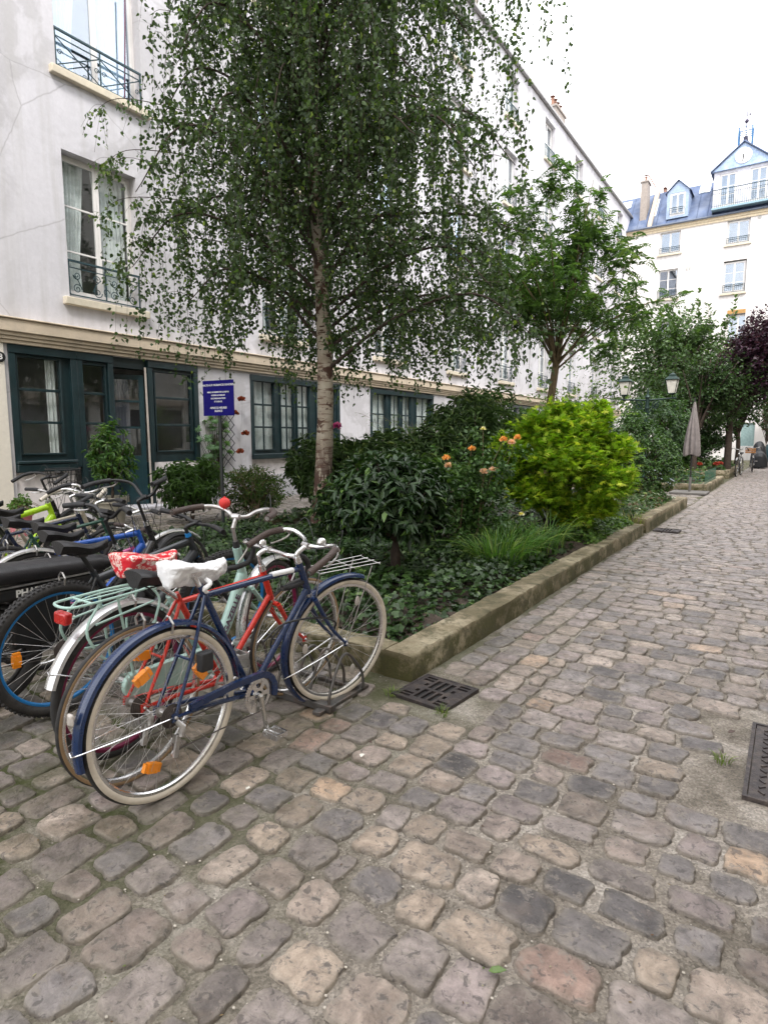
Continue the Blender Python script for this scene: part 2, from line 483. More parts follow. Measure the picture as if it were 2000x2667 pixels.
def lay(x0, x1, y0, y1, lx, ly, axis):
    # courses run along X (axis 0) or along Y (axis 1)
    if axis == 0: u0, u1, v0, v1, lu, lv = x0, x1, y0, y1, lx, ly
    else: u0, u1, v0, v1, lu, lv = y0, y1, x0, x1, ly, lx
    dvs = lv*RNG.uniform(0.88, 1.14, max(1, round((v1-v0)/lv))); dvs *= (v1-v0)/dvs.sum()
    v = v0
    for dv in dvs:
        u = u0
        first = RNG.uniform(.62, 1)
        while u < u1:
            du = lu*RNG.uniform(0.70, 1.25)*first; first = 1
            cu, cv = u+du/2, v+dv/2 + RNG.normal(0, 0.005)
            x, y = (cu, cv) if axis == 0 else (cv, cu)
            d = math.hypot(x, y)
            gap = 0.014 if d < 2.6 else (0.010 if d < 4.5 else 0.007)
            gap *= RNG.uniform(0.4, 1.5)
            hu, hv = du/2-gap, dv/2-gap
            hx, hy = (hu, hv) if axis == 0 else (hv, hu)
            if not skip(x, y, hx, hy) and x+hx < x1+0.1:
                near = d < 7
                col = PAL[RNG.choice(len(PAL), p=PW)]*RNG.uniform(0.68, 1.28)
                far_sheen = .62*min(1,max(0,(d-2.5)/7)); col = col*(1-far_sheen) + np.array([.37,.325,.31])*far_sheen  # grazing sky sheen painted in: stones turn paler with distance
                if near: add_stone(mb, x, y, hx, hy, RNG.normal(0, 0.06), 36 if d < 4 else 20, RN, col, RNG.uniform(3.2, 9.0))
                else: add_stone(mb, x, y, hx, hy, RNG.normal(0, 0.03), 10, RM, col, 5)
            u += du
        v += dv
lay(-1.22, 4.9, 0.2, 6.02, 0.195, 0.168, 0)
lay(-1.75, 4.9, 6.02, 45, 0.225, 0.145, 0)
lay(-10.3, -1.22, 0.2, 2.95, 0.175, 0.18, 1)
lay(-1.72, -1.22, 2.95, 6.0, 0.16, 0.22, 1)
lay(-10.3, -7.1, 2.95, 17.5, 0.24, 0.16, 0)
lay(-10.3, -1.8, 14.1, 17.5, 0.24, 0.16, 0)
o = mb.obj('cobblestone_paving', STONE, ang=0); tag(o, kind='structure')

# small grit and pale chips scattered in the joints
mb = MB()
for i in range(1500):
    r = 0.9 + 4.5*RNG.random()**1.5; a = R(RNG.uniform(0, 66)); x, y = -r*math.sin(a), r*math.cos(a)
    if skip(x, y, .02, .02): continue
    s = RNG.uniform(0.0016, 0.0048)
    mb.sphere((x, y, float(nh(x, y))-0.006+RNG.uniform(0, 0.006)), s, 5, 3, (1.3, 1, .6), np.array((.42,.38,.32))*RNG.uniform(.5, 1.25))
tag(mb.obj('loose_grit', M_('grit', (1,1,1), .8, tint=True)), 'pale grit scattered in the cobblestone joints', 'grit', kind='stuff')

# drain grates and manhole
def plate_holes(mb, x0, x1, y0, y1, holes, z0, z1):
    xs = sorted({x0, x1, *[h[0] for h in holes], *[h[2] for h in holes]})
    ys = sorted({y0, y1, *[h[1] for h in holes], *[h[3] for h in holes]})
    def solid(i, j):
        if i < 0 or j < 0 or i >= len(xs)-1 or j >= len(ys)-1: return False
        cx, cy = (xs[i]+xs[i+1])/2, (ys[j]+ys[j+1])/2
        return not any(h[0] < cx < h[2] and h[1] < cy < h[3] for h in holes)
    for i in range(len(xs)-1):
        for j in range(len(ys)-1):
            if not solid(i, j): continue
            a, b, c, d = xs[i], xs[i+1], ys[j], ys[j+1]
            mb.add([(a,c,z1),(b,c,z1),(b,d,z1),(a,d,z1)], [(0,1,2,3)])
            if not solid(i-1, j): mb.add([(a,c,z0),(a,c,z1),(a,d,z1),(a,d,z0)], [(0,1,2,3)])
            if not solid(i+1, j): mb.add([(b,c,z0),(b,d,z0),(b,d,z1),(b,c,z1)], [(0,1,2,3)])
            if not solid(i, j-1): mb.add([(a,c,z0),(b,c,z0),(b,c,z1),(a,c,z1)], [(0,1,2,3)])
            if not solid(i, j+1): mb.add([(a,d,z0),(a,d,z1),(b,d,z1),(b,d,z0)], [(0,1,2,3)])
IRONC = M_('cast_iron', (0.05, 0.042, 0.042), 0.55, 0.5, var=0.35, vs=25, bump=0.4, bs=120, dirt=((0.13, 0.10, 0.08), 20, 0.55))
PIT_SHADE = M_('pit_shade_black', (0.01, 0.01, 0.01), 0.9)
def grate(loc, rz, label):
    t = thing('drain_grate', label, 'drain grate', loc, rz, 'drain grates in the gutter')
    mb = MB(); H = []
    s = 0.165
    for q in (-1, 1):
        for k in range(3):
            x = -0.045 + k*0.045
            H.append((x-0.015, 0.012 if q > 0 else -0.13, x+0.015, 0.13 if q > 0 else -0.012))
    for sx in (-1, 1):
        for sy in (-1, 1):
            for k in (0, 1):
                y = sy*(0.137 - k*0.033)
                a, b = sorted((sx*0.078, sx*0.146)); H.append((a, y-0.011, b, y+0.011))
            a, b = sorted((sx*0.078, sx*0.1)); c, d = sorted((sy*0.03, sy*0.062)); H.append((a, c, b, d))
    plate_holes(mb, -s, s, -s, s, H, -0.003, 0.009)
    for (a, b, c, d) in ((-s-.012,-s,-s-.012,s+.012),(s,s+.012,-s-.012,s+.012),(-s,s,-s-.012,-s),(-s,s,s,s+.012)):
        mb.box((a, c, -0.03), (b, d, 0.011))
    mb.obj('grate_plate', IRONC, t, smooth=False)
    mb = MB(); mb.box((-s, -s, -0.02), (s, s, -0.0035)); mb.obj('pit_shade', PIT_SHADE, t, smooth=False)  # near-black plate painted as the shade of a deep pit below the slots
    return t
grate((-1.58, 2.87, 0.007), R(-5), 'square cast iron drain grate beside the near corner of the stone kerb')
grate((-1.54, 10.1, 0.007), R(0), 'small drain grate farther along the kerb, where the kerb steps up')
t = thing('manhole_cover', 'rusty rectangular iron manhole cover with raised treads at the right edge of the paving', 'manhole cover', (-0.06, 2.7, 0.0))
mb = MB(); mb.box((0, 0, -0.02), (0.85, 0.72, 0.008))
for i in range(16):
    for j in range(14):
        a = PI/4 if (i+j) % 2 else -PI/4
        mb.cbox((0.045+i*0.05, 0.045+j*0.048, 0.010), (0.028, 0.009, 0.006), Matrix.Rotation(a, 3, 'Z'))
mb.obj('cover_plate', IRONC, t)
mb = MB()
for (a, b, c, d) in ((-.02,-.004,-.02,.74),(-.004,.87,-.02,-.004),(-.004,.87,.724,.74)): mb.box((a, c, -0.02), (b, d, 0.012))
mb.obj('cover_frame', IRONC, t)

# ================================================================== PLANTER
def kerb_mat():
    m, t, p = nodes('mossy_kerb')
    v = objvec(t)
    c = ramp(t, noise(t, v, 2.5, 8, 0.65), [(0.4, (0.16, 0.13, 0.08)), (0.5, (0.27, 0.22, 0.145)), (0.6, (0.38, 0.325, 0.225))])
    sx = N(t, 'ShaderNodeSeparateXYZ'); t.links.new(v, sx.inputs[0])
    mr = N(t, 'ShaderNodeMapRange'); mr.inputs['From Min'].default_value = 0.185; mr.inputs['From Max'].default_value = 0.12
    t.links.new(sx.outputs['Z'], mr.inputs['Value'])
    ms = ramp(t, noise(t, v, 3.2, 9, 0.75), [(0.42, 0.35), (0.52, 1)])
    c = mixc(t, mixc(t, 1, ms, mr.outputs[0], 'MULTIPLY'), c, (0.06, 0.056, 0.016))
    dk = ramp(t, noise(t, v, 7, 9, 0.75), [(0.5, 0), (0.58, 0.75)])
    c = mixc(t, dk, c, (0.06, 0.055, 0.025))
    fl = ramp(t, noise(t, v, 60, 6, 0.7), [(0.3, 0.8), (0.7, 1.18)])
    c = mixc(t, 1, c, fl, 'MULTIPLY')
    t.links.new(c, p.inputs['Base Color']); p.inputs['Roughness'].default_value = 0.9
    b1 = bumpn(t, p, noise(t, v, 9, 9, 0.7), 0.5, 0.02)
    bumpn(t, p, noise(t, v, 70, 6), 0.35, 0.005, b1)
    return m
KERB = kerb_mat()
def rough_bar(mb, a, b, seg=0.09, amp=0.0035):
    # a subdivided, slightly worn block
    x0,y0,z0 = a; x1,y1,z1 = b
    long_y = (y1-y0) > (x1-x0)
    Ls = (y1-y0) if long_y else (x1-x0)
    n = max(2, int(Ls/seg))
    W_ = (x1-x0) if long_y else (y1-y0)
    c = 0.014
    prof = [(0,z0),(0,z1-c),(c*.35,z1-c*.3),(c,z1),(W_/3,z1+.001),(2*W_/3,z1+.001),(W_-c,z1),(W_-c*.35,z1-c*.3),(W_,z1-c),(W_,z0)]
    k = len(prof); V = []
    for i in range(n+1):
        s = Ls*i/n
        for (u, z) in prof:
            du, dz = RNG.normal(0, amp), RNG.normal(0, amp)*(z > z0+0.02)
            V.append((x0+u+du, y0+s, z+dz) if long_y else (x0+s, y0+u+du, z+dz))
    F = []
    for i in range(n):
        for j in range(k-1):
            q = (i*k+j, i*k+j+1, (i+1)*k+j+1, (i+1)*k+j)
            F.append(q if long_y else q[::-1])
    F.append(tuple(range(k))); F.append(tuple(n*k+j for j in range(k-1,-1,-1)))
    mb.add(V, F)
def planter(name, label, segs, group='stone-edged planting beds'):
    t = thing(name, label, 'planter kerb', (0,0,0), 0, group)
    for a, b in segs:
        mb = MB(); rough_bar(mb, a, b); mb.obj('kerb_stone', KERB, t, ang=50)
    return t
planter('planter_kerb', 'low mossy stone kerb around the large bed in front of the bicycles and birch',
  [((-1.975,2.93,-.03),(-1.77,6.1,.16)), ((-1.980,6.115,-.03),(-1.776,9.55,.158)), ((-1.985,9.75,-.03),(-1.775,13.9,.205)),
   ((-4.4,2.94,-.03),(-1.979,3.12,.155)), ((-7.0,2.934,-.03),(-4.412,3.114,.148)), ((-7.0,3.125,-.03),(-6.82,13.72,.15)), ((-7.0,13.725,-.03),(-1.99,13.9,.17))])
planter('planter_kerb', 'stone kerb of the second bed, behind the closed parasol',
  [((-8.2,17.65,-.03),(-2.0,17.83,.22)), ((-1.995,17.65,-.03),(-1.8,22.0,.22)), ((-8.2,21.9,-.03),(-2.0,22.05,.2))])
planter('planter_kerb', 'small farthest stone kerb with red flowers, beside the parked far bicycles',
  [((-7,24.3,-.03),(-2.0,24.48,.28)), ((-1.995,24.3,-.03),(-1.84,30.0,.28))])
SOIL = M_('soil', (0.045, 0.032, 0.022), 0.95, var=0.5, vs=14, bump=0.8, bs=40)
def soil(x0, x1, y0, y1, z):
    mb = MB(); n1, n2 = int((x1-x0)/.15)+1, int((y1-y0)/.15)+1
    xs = np.linspace(x0, x1, n1); ys = np.linspace(y0, y1, n2); X, Y = np.meshgrid(xs, ys)
    Z = z + 0.05*np.sin(X*2.1)*np.cos(Y*1.7) + RNG.normal(0, 0.012, X.shape)
    edge = np.minimum(np.minimum(X-x0, x1-X), np.minimum(Y-y0, y1-Y)); Z -= 0.05*np.exp(-edge*6)
    ii = np.arange(n1*n2).reshape(n2, n1)
    F = np.stack([ii[:-1,:-1], ii[:-1,1:], ii[1:,1:], ii[1:,:-1]], -1).reshape(-1, 4)
    mb.add(np.stack([X, Y, Z], -1).reshape(-1, 3), F)
    tag(mb.obj('soil', SOIL), kind='structure')
soil(-6.85, -1.95, 3.1, 13.75, 0.12); soil(-8.2, -1.97, 17.8, 21.95, 0.14); soil(-7, -1.97, 24.45, 30, 0.2)

# ================================================================== BUILDINGS
def wall_holes(mb, fix, u0, u1, z0, z1, holes, depth, axis='x', sgn=1):
    """front face on the plane axis=fix, holes = (u0,z0,u1,z1); reveals go back by depth*-sgn"""
    us = sorted({u0, u1, *[h[0] for h in holes], *[h[2] for h in holes]})
    zs = sorted({z0, z1, *[h[1] for h in holes], *[h[3] for h in holes]})
    def P(u, z, d=0):
        f = fix - sgn*d
        return (f, u, z) if axis == 'x' else (u, f, z)
    fl = (sgn > 0) == (axis == 'x')
    def q(pts):
        mb.add(pts if fl else pts[::-1], [(0,1,2,3)])
    for i in range(len(us)-1):
        for j in range(len(zs)-1):
            cu, cz = (us[i]+us[i+1])/2, (zs[j]+zs[j+1])/2
            if any(h[0] < cu < h[2] and h[1] < cz < h[3] for h in holes): continue
            q([P(us[i],zs[j]), P(us[i+1],zs[j]), P(us[i+1],zs[j+1]), P(us[i],zs[j+1])])
    for (a, b, c, d) in holes:
        q([P(a,b), P(a,b,depth), P(c,b,depth), P(c,b)][::-1]); q([P(a,d), P(c,d), P(c,d,depth), P(a,d,depth)][::-1])
        q([P(a,b), P(a,d), P(a,d,depth), P(a,b,depth)][::-1]); q([P(c,b), P(c,b,depth), P(c,d,depth), P(c,d)][::-1])

def spiral(cx, cz, r0, turns, sgn=1, a0=0, n=26):
    return [(cx + r0*(1-i/n*0.85)*math.cos(a0+sgn*turns*2*PI*i/n), cz + r0*(1-i/n*0.85)*math.sin(a0+sgn*turns*2*PI*i/n)) for i in range(n+1)]
# local window: u = 0..W along local x, depth local y (out = -y), z up from sill level 0
def window_unit(W, H, bars, style, open_angle=0.0, curtain=True, frame_m=WPAINT, glass=GLASS, rail_m=IRON, sill_m=SILL, rail_h=0.62):
    mb = MB(); f = 0.055
    for (a, b, c, d) in ((0,0,f,H),(W-f,0,W,H),(f,0,W-f,f+.02),(f,H-f,W-f,H)): mb.box((a,-.04,b),(c,.03,d))
    leaf = []
    for k in (0, 1):
        x0 = f if k == 0 else W/2
        x1 = W/2 if k == 0 else W-f
        s = 0.05
        z0, z1 = f+.022, H-f-.003
        for (a, b, c, d) in ((x0+.002,z0,x0+s,z1),(x1-s,z0,x1-.002,z1),(x0+s,z0,x1-s,z0+.09),(x0+s,z1-s,x1-s,z1)): mb.box((a,-.062,b),(c,-.015,d))
        for bz in bars: mb.box((x0+s,-.055,z0+(z1-z0)*bz-.014),(x1-s,-.02,z0+(z1-z0)*bz+.014))
        leaf.append((x0+s, z0+.09, x1-s, z1-s))
    win = mb.obj('window', frame_m, None)
    for (a, b, c, d) in leaf:
        g = MB(); g.box((a,-.04,b),(c,-.034,d)); g.obj('pane', glass, win, smooth=False)
    if sill_m is not None:
        g = MB(); g.box((-.12,-.34,-.13),(W+.12,-.02,-.002)); g.obj('sill', sill_m, win, bevel=0.012)
    if curtain:
        g = MB()
        for k in (0, 1):
            n = 40; x0, x1 = (.06, W*.40) if k == 0 else (W*.50, W-.06)
            V = []
            for zt, tp in ((0.05, .78), (H*.3, .72), (H*.6, .86), (H-.05, 1.0)):
                for i in range(n+1):
                    u = i/n
                    xx = x0 + (x1-x0)*u*tp if k == 0 else x1 - (x1-x0)*(1-u)*tp
                    V.append((xx, .10+.018*math.sin(u*44+k), zt))
            F = [(r*(n+1)+i, r*(n+1)+i+1, (r+1)*(n+1)+i+1, (r+1)*(n+1)+i) for r in range(3) for i in range(n)]
            g.add(V, F)
        g.obj('curtain', CURT, win)
    if style:
        g = MB(); y = -.22; zb, zt = 0.06, rail_h
        g.box((-.0,y-.018,zt-.016),(W,y+.018,zt+.016)); g.box((0,y-.01,zb-.01),(W,y+.01,zb+.01)); g.box((0,y-.008,zt-.12),(W,y+.008,zt-.105))
        for x in (.02, W-.02, W/2): g.box((x-.01,y-.01,zb),(x+.01,y+.01,zt))
        if style == 'scroll':
            for (cx, sg) in ((.16,1),(W/2-.16,-1),(W/2+.16,1),(W-.16,-1)):
                for (cz, r, a0) in ((zb+.11,.085,0),(zt-.23,.07,PI)):
                    g.tube([(x, y, z) for x, z in spiral(cx, cz, r, 1.6, sg, a0)], .008, 5)
                g.tube([(cx+sg*.085, y, zb+.11),(cx+sg*.02,y,(zb+zt)/2-.03),(cx-sg*.07,y,zt-.23)], .008, 5)
            g.tube([(x, y, z) for x, z in spiral(W/2, .2, .07, 1.0)], .008, 5)
        elif style == 'cross':
            for a, b in ((.02, W/2),(W/2, W-.02)):
                g.tube([(a,y,zb),(b,y,zt-.12)], .01, 5); g.tube([(a,y,zt-.12),(b,y,zb)], .01, 5)
                for q in (a+.07, b-.07): g.tube([(x,y,z) for x, z in spiral(q, (zb+zt-.12)/2, .05, 1.3)], .007, 5)
        else:
            k = int(W/.11)
            for i in range(1, k): g.box((W*i/k-.006,y-.006,zb),(W*i/k+.006,y+.006,zt))
        g.obj('railing', rail_m, win)
    return win
def hang(win, parent, loc, rz):
    win.parent = parent; win.location = loc; win.rotation_euler = (0, 0, rz)

FX = -10.4
bl = thing('apartment_building', 'long white plastered building on the left with green framed ground floor windows and door', 'building')
holes = []
cols = [5.9 + 4.55*i for i in range(9)]
floors = [(3.80, 6.18), (7.42, 9.75), (10.9, 13.0), (14.2, 15.95)]
for ci, y in enumerate(cols):
    for fi, (a, b) in enumerate(floors):
        wd = 1.38 if fi != 1 or ci else 1.6
        holes.append((y, a, y+wd, b))
gf = [(4.83, -0.05, 8.52, 2.9), (10.0, 0.55, 13.3, 2.86), (14.75, .75, 18.5, 2.9), (20.2, .75, 23.6, 2.9), (25.2, .75, 28.6, 2.9), (30.2,.75,33.6,2.9),(35.2,.75,38.6,2.9),(40,.75,43.4,2.9)]
mb = MB(); wall_holes(mb, FX, -6, 46.5, -0.1, 16.45, holes + gf, 0.32)
mb.obj('wall', WALL, bl, smooth=False)
mb = MB()
mb.box((FX-1.35, -6, -.1), (FX-1.3, 46.5, 16.3))
for z in (0, 3.35, 7.0, 10.5, 13.8, 16.3): mb.box((FX-1.3, -5.9, z-.12), (FX-.34, 46.4, z-.02))
for y in [4.2, 9.2, 14.1, 19.2, 24.4, 29.4, 34.4, 39.4]: mb.box((FX-1.3, y, 0), (FX-.34, y+.1, 16.2))
mb.obj('interior', ROOM, bl, smooth=False)
mb = MB()
mb.box((FX-9, -6, 16.46), (FX+.12, 46.5, 16.52)); mb.box((FX+.04, -6, 16.36), (FX+.16, 46.5, 16.455))
mb.obj('eave_gutter', M_('zinc_gutter', (.3,.29,.29), .5, .3), bl)
mb = MB(); mb.add([(FX-.3,-6,16.53),(FX-.3,46.5,16.53),(FX-3.5,46.5,18.3),(FX-3.5,-6,18.3)], [(0,1,2,3)]); mb.obj('roof', M_('zinc_roof', (.2,.22,.26), .5, .2), bl)
# string course above the ground floor: fascia + mouldings
mb = MB()
mb.box((FX, -6, 3.08), (FX+.16, 46.5, 3.27)); mb.box((FX, -6, 3.02), (FX+.12, 46.5, 3.077)); mb.box((FX, -6, 2.965), (FX+.09, 46.5, 3.017)); mb.box((FX, -6, 2.905), (FX+.06, 46.5, 2.962))
mb.box((FX, -6, 3.273), (FX+.19, 46.5, 3.3))
mb.obj('string_course', CORN, bl, bevel=0.01)
mb = MB(); mb.box((FX, -3, 0), (FX+.035, 4.76, 2.9)); mb.obj('pilaster', WALLC, bl)
protoA = window_unit(1.38, 2.38, (.33, .66), 'scroll')
protoB = window_unit(1.38, 2.33, (), 'cross', glass=GLASSB)
protoB1 = window_unit(1.6, 2.33, (), 'cross', glass=GLASSB)
protoC = window_unit(1.38, 2.10, (.5,), 'cross')
protoD = window_unit(1.38, 1.75, (.5,), 'bars', rail_m=M_('teal_railing', (.02,.07,.085), .5))
used = set()
for ci, y in enumerate(cols):
    for fi, (a, b) in enumerate(floors):
        pr_ = [protoA, protoB if ci else protoB1, protoC, protoD][fi]
        wdt = 1.6 if (fi == 1 and ci == 0) else 1.38
        loc = (FX-.24, y, a)
        if pr_.name not in used:
            used.add(pr_.name); hang(pr_, bl, loc, PI/2)
        else:
            c = copy_part(pr_, bl, loc); c.rotation_euler = (0, 0, PI/2)
# local x -> +Y, local -y -> +X : rotation +90 deg
# broom leaning in the upper window
mb = MB(); mb.tube([(FX-.1, 7.2, 7.45), (FX-.06, 7.28, 9.25)], .014, 6)
tag(mb.obj('broom', M_('purple_wood', (.13,.05,.09), .6)), 'dark red broomstick leaning in the upper left window', 'broom')

# --- ground floor joinery
def shop_frame(mb, panes, y0, y1, z0, z1, x=FX):
    pass
def joinery(name, y0, y1, z0, z1, lights, parent, extra=None, curtain=None, m=GREEN):
    """lights: list of (ya, yb, za, zb, [bar heights], [vertical bars])"""
    mb = MB()
    holes = [(l[0], l[2], l[1], l[3]) for l in lights]
    us = sorted({y0, y1, *[h[0] for h in holes], *[h[2] for h in holes]}); zs = sorted({z0, z1, *[h[1] for h in holes], *[h[3] for h in holes]})
    wall_holes(mb, FX-.05, y0, y1, z0, z1, holes, .07)
    # raised architrave
    mb.box((FX-.047, y0, z1-.13), (FX+.03, y1, z1)); mb.box((FX-.047, y0, z0), (FX+.02, y0+.1, z1-.132)); mb.box((FX-.047, y1-.1, z0), (FX+.02, y1, z1-.132))
    for l in lights:
        ya, yb, za, zb, bars, vb = l
        for s in (0, 1):
            yy = ya-.03 if s == 0 else yb
            mb.box((FX-.047, yy, za-.03), (FX-.02, yy+.03, zb+.03))
        mb.box((FX-.047, ya, zb), (FX-.02, yb, zb+.03)); mb.box((FX-.047, ya, za-.03), (FX-.02, yb, za))
        for bz in bars: mb.box((FX-.095, ya, bz-.022), (FX-.055, yb, bz+.022))
        for v in vb: mb.box((FX-.092, v-.014, za), (FX-.058, v+.014, zb))
    fr = mb.obj(name, m, parent, bevel=0.004)
    for l in lights:
        g = MB(); g.box((FX-.079, l[0], l[2]), (FX-.073, l[1], l[3])); g.obj('pane', GLASS, fr, smooth=False)
    if curtain:
        g = MB()
        for (ya, yb, za, zb) in curtain:
            n = int((yb-ya)*26)+4; V = []
            for z in (za, zb):
                for i in range(n+1): V.append((FX-.2+.022*math.sin(i*1.9)+.01*math.sin(i*4.7), ya+(yb-ya)*i/n, z))
            g.add(V, [(i, i+1, n+2+i, n+1+i) for i in range(n)])
        g.obj('curtain', CURT, fr)
    return fr
j = joinery('shop_front', 4.83, 5.935, .92, 2.9, [(4.98, 5.66, 1.17, 2.72, [1.68, 2.21], [])], bl, curtain=[(5.5,5.66,1.1,2.75)])
g = MB(); g.box((FX-.045, 4.84, .86), (FX+.07, 5.83, .995)); g.box((FX-.045, 4.84, 1.0), (FX+.09, 5.83, 1.05)); g.obj('sill', GREEN, j, bevel=.012)
mb = MB(); mb.box((FX-.3, 4.83, -.05), (FX-.052, 5.84, .915)); mb.obj('apron_wall', M_('white_brick_paint', (.66,.62,.62), .8, bump=.6, bs=12), bl, smooth=False)
# fixed door leaf, post, open leaf
d2 = MB()
g = MB(); 
fr = joinery('door', 5.94, 6.62, 0.13, 2.9, [(5.98, 6.48, 1.19, 2.70, [1.68, 2.21], [])], bl)
g = MB(); g.box((FX-.045, 5.98, .22), (FX-.03, 6.5, .85)); g.obj('panel', GREEN, fr, bevel=.01)
# open leaf, swung inwards about its right jamb
op = MB(); dw = .66
for (a, b, c, dd) in ((0,.12,.09,2.62),(dw-.09,.12,dw,2.62),(.09,.12,dw-.09,.2),(.09,.88,dw-.09,1.08),(.09,2.53,dw-.09,2.62),(.09,1.6,dw-.09,1.64),(.09,2.1,dw-.09,2.14)): op.box((a,-.02,b),(c,.02,dd))
op.box((.09,-.012,.2),(dw-.09,.012,.88))
lf = op.obj('door', M_('green_paint_dark', (.008,.035,.045), .4), bl); lf.location = (FX-.12, 7.32, 0); lf.rotation_euler = (0, 0, R(-90-28))
g = MB(); g.box((.09,-.004,1.08),(dw-.09,.004,2.53)); g.obj('pane', GLASS, lf, smooth=False)
g = MB(); g.sphere((dw-.045,-.05,1.0), .025, 10, 8); g.tube([(dw-.045,-.05,1.0),(dw-.045,0,1.0)], .01, 8); g.obj('door_knob', M_('brass', (.7,.5,.2), .3, 1), lf)
mb = MB()
for i in range(9): pass
n = 40; V = []
for z in (1.0, 2.6):
    for i in range(n+1): V.append((FX-.75+.03*math.sin(i*1.3), 6.85+.55*i/n, z))
mb.add(V, [(i, i+1, n+2+i, n+1+i) for i in range(n)]); mb.obj('curtain', CURTB, bl)
joinery('shop_front', 7.34, 8.52, 0.95, 2.9, [(7.52, 8.36, 1.17, 2.7, [1.68, 2.21], [])], bl)
mb = MB(); mb.box((FX-.3, 7.45, -.05), (FX-.052, 8.52, .945)); mb.obj('apron_wall', bpy.data.materials['white_brick_paint'], bl, smooth=False)
mb = MB(); mb.box((FX-.32, 6.62, 2.72), (FX-.05, 7.34, 2.9)); mb.obj('door_frame', GREEN, bl)
mb = MB(); mb.box((FX-.2, 7.34, -.05), (FX-.052, 7.448, .947)); mb.obj('door_post', GREEN, bl)
mb = MB(); mb.box((FX-.3, 5.9, -.06), (FX+.32, 7.44, .13)); mb.obj('door_step', M_('step_stone', (.42,.41,.44), .85, bump=.3), bl, bevel=.015)
mb = MB(); mb.tube([(FX+.06, 7.27, .13), (FX+.06, 7.25, 2.75)], .019, 8); mb.obj('drain_pipe', M_('pale_pipe', (.42,.38,.34), .6), bl)
# second and following shop fronts
def shopfront2(y0, y1, z0, parent):
    Lg = y1-y0; a = y0+.14
    ws = [(a, a+Lg*.2), (a+Lg*.27, a+Lg*.41), (a+Lg*.45, a+Lg*.59), (a+Lg*.68, y1-.14)]
    lights = [(p, q, z0+.2, 2.72, [z0+.2+(2.52-z0)*k/3 for k in (1, 2)], [(p+q)/2]) for p, q in ws]
    f = joinery('shop_front', y0, y1, z0, 2.86, lights, parent, curtain=[(y0+.1, y1-.1, z0+.2, 2.75)])
    g = MB(); g.box((FX-.045, y0, z0-.02), (FX+.09, y1, z0+.1)); g.obj('sill', GREEN, f, bevel=.01)
shopfront2(10.0, 13.3, .95, bl)
for k in gf[2:]: shopfront2(k[0], k[2], k[1], bl)
mb = MB(); mb.box((FX-.3, 10.0, .5), (FX-.052, 13.3, .93)); mb.obj('apron_wall', bpy.data.materials['white_brick_paint'], bl, smooth=False)
# chimney stacks on its roof
POT = M_('terracotta', (.25,.13,.09), .8)
def chimney(parent, x, y, z0, z1, w, l, pots, m):
    mb = MB(); mb.box((x-w/2, y-l/2, z0), (x+w/2, y+l/2, z1)); mb.box((x-w/2-.06, y-l/2-.06, z1+.002), (x+w/2+.06, y+l/2+.06, z1+.1))
    c = mb.obj('chimney', m, parent)
    g = MB()
    for i in range(pots):
        yy = y-l/2+l*(i+.5)/pots
        g.lathe([(.09, z1+.1),(.11,z1+.14),(.085,z1+.2),(.08,z1+.42),(.1,z1+.44),(.1,z1+.48),(.001,z1+.48)], 10, Matrix.Translation((x, yy, 0)))
        g.lathe([(.14,z1+.58),(.001,z1+.66)], 10, Matrix.Translation((x, yy, 0))); 
        for a in range(3): g.tube([(x+.09*math.cos(a*2.1), yy+.09*math.sin(a*2.1), z1+.46),(x+.12*math.cos(a*2.1), yy+.12*math.sin(a*2.1), z1+.58)], .008, 4)
    g.obj('chimney_pot', POT, c)
CHIM = M_('chimney_render', (.3,.26,.23), .9, bump=.4, bs=12)
chimney(bl, FX-.9, 32.6, 16.5, 17.9, .5, 1.5, 4, CHIM)
chimney(bl, FX-.9, 22.2, 16.5, 18.2, .5, 1.3, 3, CHIM)

# --- far building (across the end of the yard)
FY = 45.0
fb = thing('apartment_building', 'far white building across the yard with blue zinc roof and clock pediment', 'building')
fw = [(-8.3,13.42,-7.05,14.8),(-4.42,13.4,-3.17,14.85),(-8.3,10.55,-7.1,12.43),(-4.48,10.46,-3.22,12.43),(-8.3,7.2,-7.1,9.1),(-4.1,7.2,-3.1,9.15),(-8.3,3.9,-7.1,5.9),(-4.4,3.9,-3.2,5.9),(-.6,13.4,.65,14.85),(-.6,10.46,.65,12.43),(-.6,7.2,.65,9.15),(-2.9,.9,-2.15,2.35)]
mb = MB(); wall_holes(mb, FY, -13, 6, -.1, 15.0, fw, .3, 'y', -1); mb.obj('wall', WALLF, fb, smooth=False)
mb = MB(); mb.box((-13, FY+1.2, 0), (6, FY+1.3, 15)); 
for z in (0, 3.4, 6.7, 10, 13, 15): mb.box((-13, FY+.34, z-.1), (6, FY+1.2, z))
mb.obj('interior', ROOM, fb, smooth=False)
mb = MB(); mb.box((-13, FY-.14, 15.0), (6, FY+.3, 15.14)); mb.box((-13, FY-.08, 14.86), (6, FY-.003, 14.998)); mb.box((-13, FY-.22, 15.143), (6, FY+.3, 15.2)); mb.obj('cornice', M_('cornice_cream', (.68,.58,.42), .8), fb)
mb = MB(); mb.tube([(-13, FY-.27, 15.2), (6, FY-.27, 15.2)], .07, 8); mb.obj('gutter', M_('gutter_zinc', (.12,.14,.18), .5, .3), fb)
ZINC = M_('zinc_blue', (.085,.12,.21), .5, .3, var=.3, vs=1.0, dirt=((.2,.23,.29), 1.1, .6))
Yr, Zr = FY+2.3, 18.15
def roofq(mb, x0, x1, d=0):
    mb.add([(x0,FY-.1,15.21+d),(x1,FY-.1,15.21+d),(x1,Yr,Zr+d),(x0,Yr,Zr+d)], [(0,1,2,3)])
